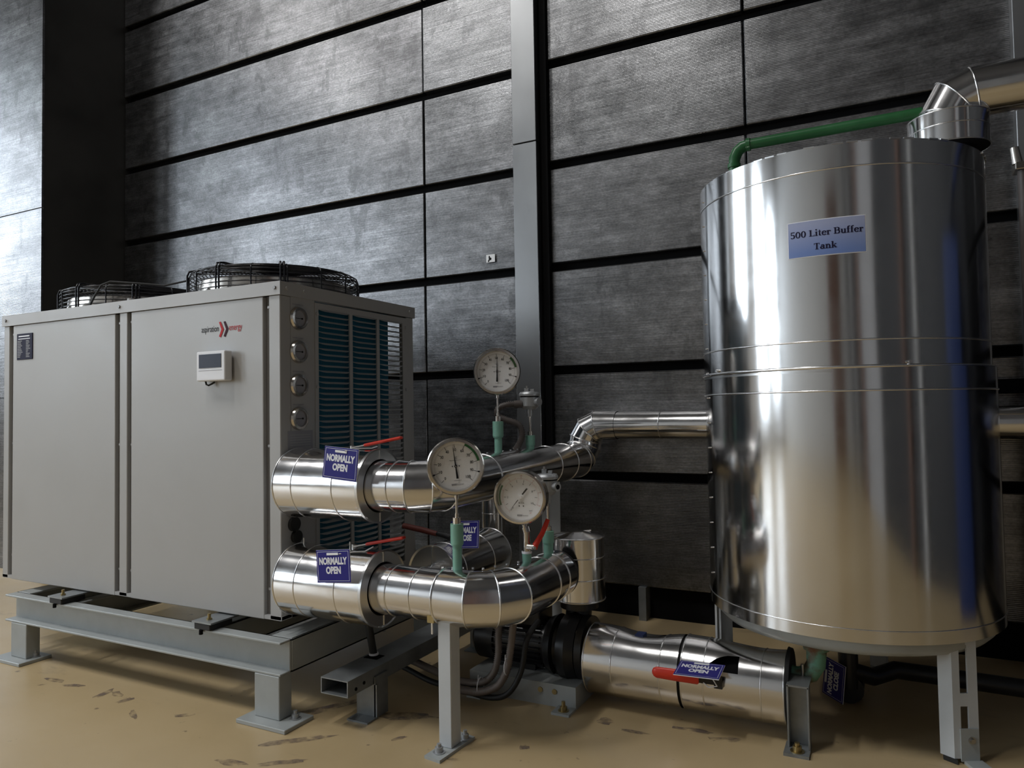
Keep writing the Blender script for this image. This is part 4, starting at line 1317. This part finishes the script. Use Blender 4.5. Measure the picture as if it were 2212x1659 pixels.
corrugated([(-1.10, 2.03, 0.250), (-1.095, 2.01, 0.20), (-1.092, 2.00, 0.14), (-1.105, 1.99, 0.085), (-1.15, 1.985, 0.052), (-1.24, 1.99, 0.045), (-1.34, 2.01, 0.055), (-1.46, 2.05, 0.06), (-1.62, 2.12, 0.05)], 0.0125).build('hose', M['conduit'], cd1)
cd2 = thing('flexible_conduit', 'brown corrugated conduit dropping beside the pump from the pressure gauge side', 'conduit', (-1.05, 1.98, 0.05))
corrugated([(-1.01, 1.97, 0.31), (-1.022, 1.97, 0.25), (-1.032, 1.97, 0.18), (-1.045, 1.965, 0.11), (-1.075, 1.96, 0.062), (-1.13, 1.955, 0.038), (-1.20, 1.96, 0.030), (-1.27, 1.975, 0.03)], 0.0125).build('hose', M['conduit'], cd2)
for p in ((-1.138, 1.968, 0.05), (-1.042, 1.966, 0.125)):
    p = V(p)
    MB().sweep([p + V(0.0, 0.022 * cos(a), 0.026 * sin(a)) for a in [2 * pi * k / 16 for k in range(16)]], 0.0016, 5, closed=True).cyl(p + V(0, -0.015, 0.022), p + V(0.004, -0.02, 0.04), 0.0014, n=5).build('cable_tie', M['tag_white'], cd2)
blk = thing('black_cable', 'thick black cable curving under the corrugated conduits by the pump', 'cable', (-1.1, 2.0, 0.03))
MB().sweep(smooth_path([(-0.985, 2.07, 0.24), (-0.992, 2.0, 0.20), (-1.005, 1.985, 0.11), (-1.04, 1.97, 0.045), (-1.10, 1.965, 0.022), (-1.22, 1.985, 0.020), (-1.34, 2.0, 0.022), (-1.46, 2.04, 0.03), (-1.60, 2.10, 0.03)], 8), 0.009, 8).build('cable', M['rubber'], blk)

# ================================================================= instruments
def face_frame(rotz, cx, cy, cz):
    return Matrix.Translation((cx, cy, cz)) @ Matrix.Rotation(rotz, 4, 'Z')

def dial_thermo(name, label, base, cz, yaw, roll, value, g0, g1, stem_top, cup_z0, cup_z1, cat='thermometer'):
    """bimetal thermometer: round case facing -Y before yaw, thin stem into a green plastic pocket"""
    bx, by, bz = base
    t = thing(name, label, cat, (bx, by, bz), yaw)
    c = cz - bz
    R = 0.0785
    RR = Matrix.Rotation(roll, 4, 'Y')
    T = Matrix.Translation((0, 0, c)) @ RR
    cs = MB(T).lathe([(0.02, 0.026), (R - 0.004, 0.026), (R - 0.001, 0.022), (R - 0.001, -0.002), (R, -0.006), (R, -0.012), (R - 0.003, -0.016), (0.0685, -0.0165), (0.0665, -0.008), (0.0655, 0.0)], (0, 0, 0), (0, 1, 0), 72).build('case', M['stainless'], t, local=True)
    MB(T).cyl((0, 0.001, 0), (0, 0.003, 0), 0.067, n=64).build('dial', M['dial'], t, local=True)
    yk = 0.0004
    k = MB(T)
    ang = lambda v: radians(-135 + 2.7 * v)
    def tick(v, r0, r1, w):
        a = ang(v)
        d, nn = V(sin(a), 0, cos(a)), V(cos(a), 0, -sin(a))
        k.add([V(0, yk, 0) + d * r0 + nn * w / 2, V(0, yk, 0) + d * r0 - nn * w / 2, V(0, yk, 0) + d * r1 - nn * w / 2, V(0, yk, 0) + d * r1 + nn * w / 2], [(0, 1, 2, 3)])
    for v in range(0, 101, 10):
        tick(v, 0.0505, 0.0605, 0.0012)
        a = ang(v)
        rr = 0.0448
        put_text(k, str(v), (sin(a) * rr, yk, cos(a) * rr - 0.0032), (1, 0, 0), (0, 0, 1), height=0.0078, bold=0.012, width=0.0088 if 0 < v < 100 else (0.0040 if v == 0 else 0.0130))
    put_text(k, '°C', (0.001, yk, 0.0195), (1, 0, 0), (0, 0, 1), height=0.0062, width=0.0085)
    put_text(k, 'Resolution : 1°C', (0.0, yk, 0.0150), (1, 0, 0), (0, 0, 1), width=0.031, height=0.0026)
    for s in (-1, 1):
        k.add([(s * 0.0095 + 0.0016 * cos(q * pi / 5), yk, 0.0016 * sin(q * pi / 5)) for q in range(10)], [tuple(range(10))])
    for v in (10, 90):   # limit marks
        a = ang(v)
        d, nn = V(sin(a), 0, cos(a)), V(cos(a), 0, -sin(a))
        k.add([V(0, yk, 0) + d * 0.0660 + nn * 0.0028, V(0, yk, 0) + d * 0.0660 - nn * 0.0028, V(0, yk, 0) + d * 0.0585], [(0, 1, 2)])
    k.build('dial_markings', M['ink'], t, local=True)
    k = MB(T)
    for v in range(0, 101):
        if v % 10:
            tick(v, 0.0570, 0.0605, 0.00050)
    put_text(k, 'Baumer', (0.0085, yk, -0.0520), (1, 0, 0), (0, 0, 1), width=0.019, height=0.0046)
    for j in range(4):
        k.add([(-0.0155 + j * 0.0035, yk, -0.0525), (-0.0127 + j * 0.0035, yk, -0.0525), (-0.0127 + j * 0.0035, yk, -0.0475), (-0.0155 + j * 0.0035, yk, -0.0475)], [(0, 1, 2, 3)])
    for j in range(5):   # a line of print too small to read
        k.add([(-0.0075 + j * 0.0042, yk, -0.0395), (-0.0042 + j * 0.0042, yk, -0.0395), (-0.0042 + j * 0.0042, yk, -0.0384), (-0.0075 + j * 0.0042, yk, -0.0384)], [(0, 1, 2, 3)])
    k.build('small_print', M['ink_grey'], t, local=True)
    k = MB(T)
    N = 18
    for j in range(N):
        a, b = ang(g0 + (g1 - g0) * j / N), ang(g0 + (g1 - g0) * (j + 1) / N)
        k.add([(sin(a) * 0.0605, 0.0002, cos(a) * 0.0605), (sin(a) * 0.0655, 0.0002, cos(a) * 0.0655), (sin(b) * 0.0655, 0.0002, cos(b) * 0.0655), (sin(b) * 0.0605, 0.0002, cos(b) * 0.0605)], [(0, 1, 2, 3)])
    k.build('green_band', M['ink_green'], t, local=True)
    a = ang(value)
    d, nn = V(sin(a), 0, cos(a)), V(cos(a), 0, -sin(a))
    o = V(0, -0.0035, 0)
    k = MB(T).plate([o + d * 0.0605, o + nn * 0.0019, o - nn * 0.0019], (0, 1, 0), 0.0007)
    k.plate([o - d * 0.004 + nn * 0.0018, o - d * 0.004 - nn * 0.0018, o - d * 0.034 - nn * 0.0030, o - d * 0.034 + nn * 0.0030], (0, 1, 0), 0.0007)
    k.cyl((0, -0.0045, 0), (0, 0.001, 0), 0.0040, n=16)
    nd = k.build('needle', M['ink'], t, local=True)
    MB(T).cyl((0, -0.0052, 0), (0, -0.0045, 0), 0.0022, n=12).build('needle_cap', M['stainless'], nd, local=True)
    MB(T).cyl((0, -0.0085, 0), (0, -0.0075, 0), 0.0662, n=48).build('glass', M['glass'], t, local=True)
    # stem, nut, green pocket
    st_ = MB().cyl((0, 0.010, c - R + 0.002), (0, 0.010, c - R - 0.010), 0.0060, n=16).cyl((0, 0.010, c - R - 0.006), (0, 0.010, cup_z1 - bz + 0.018), 0.0036, n=12).cyl((0, 0.010, cup_z1 - bz + 0.016), (0, 0.010, cup_z1 - bz + 0.028), 0.0055, n=10)
    st_.build('stem', M['stainless'], t, local=True)
    MB().cyl((0, 0.010, cup_z1 - bz), (0, 0.010, cup_z1 - bz + 0.017), 0.0125, n=6).build('nut', M['stainless'], t, local=True)
    MB().cyl((0, 0.010, cup_z0 - bz), (0, 0.010, cup_z1 - bz), 0.0180, n=24).cyl((0, 0.010, cup_z0 - bz - 0.004), (0, 0.010, cup_z0 - bz + 0.002), 0.0165, n=24).build('pocket_socket', M['ppr'], t, local=True)
    MB().cyl((0, 0.010, 0), (0, 0.010, cup_z0 - bz), 0.0128, n=20).build('pocket_pipe', M['ppr'], t, local=True)
    return t

dial_thermo('dial_thermometer', 'large round thermometer in front, its green pocket rising from the curved return pipe', (-1.052, 1.702, 0.458), 0.748, radians(28), radians(-4), 48.5, 60, 80, 0.66, 0.535, 0.590)
dial_thermo('dial_thermometer', 'round thermometer farther back, standing on the supply pipe before the wall strip', (UPX, 2.13, 0.752), 1.028, radians(27), radians(-2), 51, 67, 79.5, 0.94, 0.812, 0.862)

def pressure_gauge():
    bx, by, bz = LPX - 0.002, 1.880, 0.455
    yaw = radians(12)
    t = thing('pressure_gauge', 'round white pressure gauge with red-handled cock on the return pipe', 'pressure gauge', (bx, by, bz), yaw)
    c = 0.648 - bz
    R = 0.078
    ox = -0.012
    T = Matrix.Translation((ox, 0, c))
    MB(T).lathe([(0.02, 0.040), (R - 0.006, 0.040), (R - 0.002, 0.034), (R - 0.002, 0.0), (R, -0.004), (R, -0.012), (R - 0.003, -0.016), (0.0700, -0.0165), (0.0680, -0.008), (0.0670, 0.0)], (0, 0, 0), (0, 1, 0), 72).build('case', M['stainless'], t, local=True)
    MB(T).cyl((0, 0.001, 0), (0, 0.003, 0), 0.0685, n=64).build('dial', M['dial'], t, local=True)
    yk = 0.0004
    ang = lambda v: radians(-143 + 26 * v)
    def tick(k, v, r0, r1, w):
        a = ang(v)
        d, nn = V(sin(a), 0, cos(a)), V(cos(a), 0, -sin(a))
        k.add([V(0, yk, 0) + d * r0 + nn * w / 2, V(0, yk, 0) + d * r0 - nn * w / 2, V(0, yk, 0) + d * r1 - nn * w / 2, V(0, yk, 0) + d * r1 + nn * w / 2], [(0, 1, 2, 3)])
    k = MB(T)
    for v in range(0, 11):
        tick(k, v, 0.0425, 0.0495, 0.0010)
        if v % 2 == 0:
            a = ang(v)
            put_text(k, str(v), (sin(a) * 0.0385, yk, cos(a) * 0.0385 - 0.0024), (1, 0, 0), (0, 0, 1), height=0.0052, width=0.0034 if v < 10 else 0.0070)
    put_text(k, 'SS 316', (0.002, yk, -0.0185), (1, 0, 0), (0, 0, 1), height=0.0045, width=0.0165)
    for s in (-1, 1):
        k.add([(0.002 + s * 0.0062 + 0.0019 * cos(q * pi / 5), yk, -0.0255 + 0.0019 * sin(q * pi / 5)) for q in range(10)], [tuple(range(10))])
    put_text(k, 'kg/cm²', (0.0300, yk, -0.0400), (1, 0, 0), (0, 0, 1), height=0.0035, width=0.0100)
    k.build('dial_markings', M['ink'], t, local=True)
    k = MB(T)
    for j in range(0, 141, 2):
        tick(k, j * 10 / 142.0, 0.0515, 0.0545 if j % 10 else 0.0565, 0.0005)
    for q, s in ((20, '20'), (40, '40'), (60, '60'), (80, '80'), (100, '100'), (120, '120'), (140, '140')):
        v = q * 10 / 142.0
        tick(k, v, 0.0515, 0.0575, 0.0008)
        a = ang(v)
        put_text(k, s, (sin(a) * 0.0612, yk, cos(a) * 0.0612 - 0.0016), (1, 0, 0), (0, 0, 1), height=0.0034, width=0.0045)
    put_text(k, 'psi', (0.0290, yk, -0.0460), (1, 0, 0), (0, 0, 1), height=0.0030, width=0.0045)
    k.build('red_scale', M['ink_red'], t, local=True)
    k = MB(T)
    put_text(k, 'Baumer', (0.0130, yk, -0.0545), (1, 0, 0), (0, 0, 1), width=0.019, height=0.0046)
    for j in range(4):
        k.add([(-0.0105 + j * 0.0035, yk, -0.0550), (-0.0077 + j * 0.0035, yk, -0.0550), (-0.0077 + j * 0.0035, yk, -0.0500), (-0.0105 + j * 0.0035, yk, -0.0500)], [(0, 1, 2, 3)])
    k.build('small_print', M['ink_grey'], t, local=True)
    k = MB(T)
    for j in range(18):
        a, b = radians(-112 + 3.0 * j), radians(-112 + 3.0 * (j + 1))
        k.add([(sin(a) * 0.0600, 0.0002, cos(a) * 0.0600), (sin(a) * 0.0655, 0.0002, cos(a) * 0.0655), (sin(b) * 0.0655, 0.0002, cos(b) * 0.0655), (sin(b) * 0.0600, 0.0002, cos(b) * 0.0600)], [(0, 1, 2, 3)])
    k.build('green_band', M['ink_green'], t, local=True)
    a = radians(-140.5)
    d, nn = V(sin(a), 0, cos(a)), V(cos(a), 0, -sin(a))
    o = V(0, -0.0035, 0)
    k = MB(T).plate([o + d * 0.056, o + d * 0.006 + nn * 0.0012, o + d * 0.006 - nn * 0.0012], (0, 1, 0), 0.0007)
    k.plate([o - d * 0.009 + nn * 0.0020, o - d * 0.009 - nn * 0.0020, o - d * 0.0325 - nn * 0.0024, o - d * 0.0325 + nn * 0.0024], (0, 1, 0), 0.0007)
    nd = k.build('needle', M['ink'], t, local=True)
    MB(T).cyl((0, -0.005, 0), (0, 0.001, 0), 0.0048, n=16).bar((d * 0.010 + V(0, -0.0036, 0)), (d * -0.010 + V(0, -0.0036, 0)), 0.004, 0.001, (0, 1, 0)).build('needle_hub', M['dial'], nd, local=True)
    MB(T).cyl((0, -0.0085, 0), (0, -0.0075, 0), 0.0677, n=48).build('glass', M['glass'], t, local=True)
    # neck, cock with red handle, green pocket
    yy = 0.016
    k = MB().cyl((ox * 0.6, yy, c - R + 0.003), (ox * 0.3, yy, c - R - 0.012), 0.0085, n=14).cyl((ox * 0.3, yy, c - R - 0.010), (0, yy, c - R - 0.024), 0.0145, n=6).cyl((0, yy, c - R - 0.022), (0, yy, 0.040), 0.0105, n=14)
    k.build('neck', M['stainless'], t, local=True)
    ck = MB().cyl((0, yy, 0.062), (0, yy, 0.028), 0.0130, n=6).cyl((0.0, yy - 0.004, 0.050), (0.026, yy - 0.010, 0.050), 0.0085, n=14).build('cock', M['stainless'], t, local=True)
    MB().sweep([(0.024, yy - 0.010, 0.046), (0.030, yy - 0.004, 0.060), (0.044, yy + 0.008, 0.085), (0.054, yy + 0.016, 0.110), (0.060, yy + 0.02, 0.126)], [0.010, 0.0085, 0.0075, 0.0075, 0.0065], 10).build('handle', M['red'], ck, local=True)
    MB().cyl((0.022, yy - 0.016, 0.050), (0.030, yy - 0.022, 0.049), 0.005, n=8).build('handle_nut', M['zinc'], ck, local=True)
    MB().cyl((0, yy, 0.030), (0, yy, 0.036), 0.0150, n=16).build('collar', M['tag_white'], t, local=True)
    MB().cyl((0, yy, 0.0), (0, yy, 0.031), 0.0125, 0.0140, n=18).build('pocket', M['ppr'], t, local=True)
pressure_gauge()

def transmitter(label, base, yaw, z_sock, z_head, sc=1.0, port=1):
    bx, by, bz = base
    t = thing('temperature_transmitter', label, 'transmitter', (bx, by, bz), yaw, 'temperature transmitters on the pipes')
    h = z_head - bz
    hd = MB().lathe([(0.001, h - 0.030), (0.020 * sc, h - 0.030), (0.030 * sc, h - 0.018), (0.031 * sc, h + 0.014)], (0, 0, 0), n=32, sharp=True).build('head', M['cast_alu'], t, local=True)
    MB().lathe([(0.030 * sc, h + 0.014), (0.030 * sc, h + 0.018)], (0, 0, 0), n=32).build('gasket', M['dark'], hd, local=True)
    ld = MB().lathe([(0.033 * sc, h + 0.018), (0.034 * sc, h + 0.020), (0.034 * sc, h + 0.026), (0.030 * sc, h + 0.033), (0.001, h + 0.036)], (0, 0, 0), n=32).build('lid', M['cast_alu'], t, local=True)
    MB().box(-0.016 * sc, -0.006, h + 0.033, -0.002 * sc, 0.006, h + 0.048).box(0.004 * sc, -0.008, h + 0.033, 0.016 * sc, 0.004, h + 0.044).build('lug', M['cast_alu'], ld, local=True)
    MB().cyl((-0.008 * sc, -0.004, h + 0.046), (-0.008 * sc, -0.004, h + 0.056), 0.0035, n=8).build('screw', M['zinc'], ld, local=True)
    pt = MB().cyl((0.02 * sc, -0.012, h - 0.004), (0.036 * sc, -0.024, h - 0.004), 0.0135 * sc, n=18).build('port', M['cast_alu'], hd, local=True)
    if port:
        MB().cyl((0.0362 * sc, -0.0242, h - 0.004), (0.0366 * sc, -0.0245, h - 0.004), 0.0075 * sc, n=14).build('port_hole', M['dark'], pt, local=True)
    MB().cyl((0, 0, h - 0.044), (0, 0, h - 0.030), 0.0130 * sc, n=8).cyl((0, 0, h - 0.056), (0, 0, h - 0.044), 0.0095 * sc, n=12).build('fitting', M['cast_alu'], t, local=True)
    MB().cyl((0, 0, z_sock - bz + 0.012), (0, 0, h - 0.054), 0.0045, n=10).build('stem', M['stainless'], t, local=True)
    MB().cyl((0, 0, z_sock - bz), (0, 0, z_sock - bz + 0.014), 0.0105, n=6).build('nut', M['stainless'], t, local=True)
    MB().cyl((0, 0, z_sock - bz - 0.036), (0, 0, z_sock - bz), 0.0175, n=22).cyl((0, 0, 0), (0, 0, z_sock - bz - 0.036), 0.0150, n=22).build('pocket', M['ppr'], t, local=True)
    return t
transmitter('grey sensor head right of the pressure gauge, on the end of the return pipe', (LPX, 2.035, 0.452), radians(15), 0.528, 0.668)
transmitter('grey sensor head in front of the wall strip, on the supply pipe', (UPX, 2.375, 0.752), radians(15), 0.806, 0.930, 1.12, 0)
ch = thing('sensor_conduit', 'dark corrugated hose curling from the farther sensor head down to the supply pipe', 'conduit', (-1.18, 2.34, 0.76))
corrugated([(-1.185, 2.345, 0.918), (-1.215, 2.325, 0.918), (-1.245, 2.31, 0.905), (-1.245, 2.31, 0.878), (-1.212, 2.32, 0.862), (-1.175, 2.335, 0.845), (-1.165, 2.34, 0.81), (-1.178, 2.34, 0.775), (-1.195, 2.34, 0.755)], 0.0125, 0.0070).build('hose', M['dkconduit'], ch)
MB().cyl((-1.168, 2.352, 0.920), (-1.195, 2.338, 0.919), 0.0140, n=12).build('gland', M['dkconduit'], ch)

# ================================================================= valve tags
def valve_tag(label, o, u, v, w, h, lines, hook=None, mirror=None, szs=(0.20, 0.20)):
    """flat plastic tag: o = centre, u = reading direction, v = up direction on the tag"""
    o, u, v = V(o), V(u).normalized(), V(v)
    v = (v - u * v.dot(u)).normalized()
    nn = u.cross(v)
    t = thing('valve_tag', label, 'tag', o)
    MB().obox(o - nn * 0.0012, u * w / 2, v * h / 2, nn * 0.0012).build('plate', M['tag_white'], t)
    f = MB().obox(o + nn * 0.0002, u * (w / 2 - 0.0004), v * (h / 2 - 0.0004), nn * 0.0004).build('face', M['tag'], t)
    k = MB()
    a, b, lw_ = w / 2 - 0.0045, h / 2 - 0.0045, 0.0009
    q = o + nn * 0.0009
    for (xa, ya, xb, yb) in ((-a, b - lw_, a, b), (-a, -b, a, -b + lw_), (-a, -b, -a + lw_, b), (a - lw_, -b, a, b)):
        k.add([q + u * xa + v * ya, q + u * xb + v * ya, q + u * xb + v * yb, q + u * xa + v * yb], [(0, 1, 2, 3)])
    k.build('border', M['tag_white'], f)
    k = MB()
    for txt, yy, ww, hh in lines:
        put_text(k, txt, q + v * yy * h, u, v, width=ww * w, height=hh * h, bold=0.052)
    k.build('lettering', M['tag_white'], f)
    MB().obox(o + nn * 0.0012 + v * (h / 2 - 0.0115), u * w * 0.17, v * 0.0032, nn * 0.0012).build('slot', M['dial'], f)
    if hook:
        MB().sweep([V(p) for p in hook], 0.0018, 6).build('strap', M['tag_white'], t)
    return t
LN_OPEN = [('NORMALLY', 0.06, 0.83, 0.20), ('OPEN', -0.22, 0.44, 0.20)]
valve_tag('blue NORMALLY OPEN tag on the upper valve jacket beside the thermometer', (-1.3695, 1.600, 0.7565), (0.122, 0, -0.010), (0.012, 0.004, 0.088), 0.122, 0.090, LN_OPEN,
          [(-1.352, 1.598, 0.792), (-1.325, 1.62, 0.798), (-1.305, 1.66, 0.797), (-1.31, 1.69, 0.80)])
valve_tag('blue NORMALLY OPEN tag on the lower valve jacket', (-1.383, 1.583, 0.4725), (0.121, 0, 0.012), (-0.001, 0.004, 0.089), 0.121, 0.090, LN_OPEN,
          [(-1.362, 1.582, 0.508), (-1.33, 1.60, 0.512), (-1.31, 1.63, 0.510), (-1.32, 1.68, 0.513)])
valve_tag('blue NORMALLY OPEN tag tipped forward over the red handle near the floor', (-0.4745, 2.012, 0.183), (0.122, 0.0, 0.004), (0.004, 0.078, 0.0085), 0.122, 0.088, LN_OPEN,
          [(-0.44, 1.99, 0.180), (-0.425, 2.00, 0.150), (-0.45, 2.01, 0.140), (-0.47, 2.02, 0.150)])
valve_tag('dark blue NORMALLY CLOSE tag leaning on the bypass jacket behind the thermometer stem', (-1.258, 2.085, 0.488), (0.098, 0.0, 0.008), (-0.044, 0.02, 0.084), 0.110, 0.090,
          [('NORMALLY', 0.06, 0.83, 0.20), ('CLOSE', -0.22, 0.50, 0.20)])
valve_tag('dark NORMALLY CLOSE tag hanging on edge from the drain valve under the tank', (-0.165, 2.41, 0.070), (0.01, 0.0, 0.1), (-0.70, 0.70, 0.0), 0.112, 0.085,
          [('NORMALLY', 0.06, 0.83, 0.20), ('CLOSE', -0.22, 0.50, 0.20)])

# paper sticker on the wall and smears on the floor
sk = MB().box(-1.676, 3.0135, 1.604, -1.629, 3.0155, 1.641).build('wall_sticker', M['dial'])
ORG[sk.name] = V(0, 0, 0)
tag(sk, 'tiny white square sticker on the foil wall left of the galvanised strip', 'sticker')
k = MB()
for dx, dz, a, b in ((-0.004, 0.006, 0.004, 0.008), (0.002, -0.002, 0.006, 0.007), (-0.005, -0.006, 0.003, 0.008), (-0.009, -0.012, 0.003, 0.005)):
    k.add([(-1.655 + dx + a * cos(q * pi / 5), 3.0132, 1.622 + dz + b * sin(q * pi / 5)) for q in range(10)], [tuple(range(9, -1, -1))])
k.build('print_mark', M['ink'], sk)

def smear(cx, cy, L, W, ang):
    a = radians(ang)
    u, w = V(cos(a), sin(a), 0), V(-sin(a), cos(a), 0)
    pts = []
    for q in range(14):
        t = 2 * pi * q / 14
        rr = random.uniform(0.65, 1.15)
        pts.append(V(cx, cy, 0.0006) + u * (L / 2 * cos(t) * rr) + w * (W / 2 * sin(t) * rr))
    MB().add(pts, [tuple(range(14))]).build('smear', M['smear'], fl_)
for q in ((-2.556, 1.516, 0.10, 0.03, 5), (-2.45, 1.515, 0.08, 0.025, 20), (-2.29, 1.515, 0.03, 0.08, 10), (-2.24, 1.53, 0.07, 0.03, -15), (-2.17, 1.51, 0.03, 0.06, -20),
          (-1.90, 1.51, 0.07, 0.028, 35), (-1.47, 1.53, 0.22, 0.035, 42), (-1.53, 1.36, 0.10, 0.03, 12), (-1.41, 1.42, 0.14, 0.028, 40), (-0.745, 2.0, 0.06, 0.05, 30),
          (-0.50, 2.05, 0.12, 0.03, 5), (-0.41, 2.03, 0.10, 0.03, 15), (-0.885, 1.757, 0.03, 0.03, 0), (-1.02, 1.62, 0.05, 0.02, 10), (-1.55, 1.72, 0.30, 0.05, 60), (-1.30, 1.78, 0.22, 0.06, 20),
          (-2.05, 1.45, 0.09, 0.02, -30), (-0.65, 1.97, 0.09, 0.025, 5), (-1.22, 1.66, 0.05, 0.02, 60)):
    smear(*q)
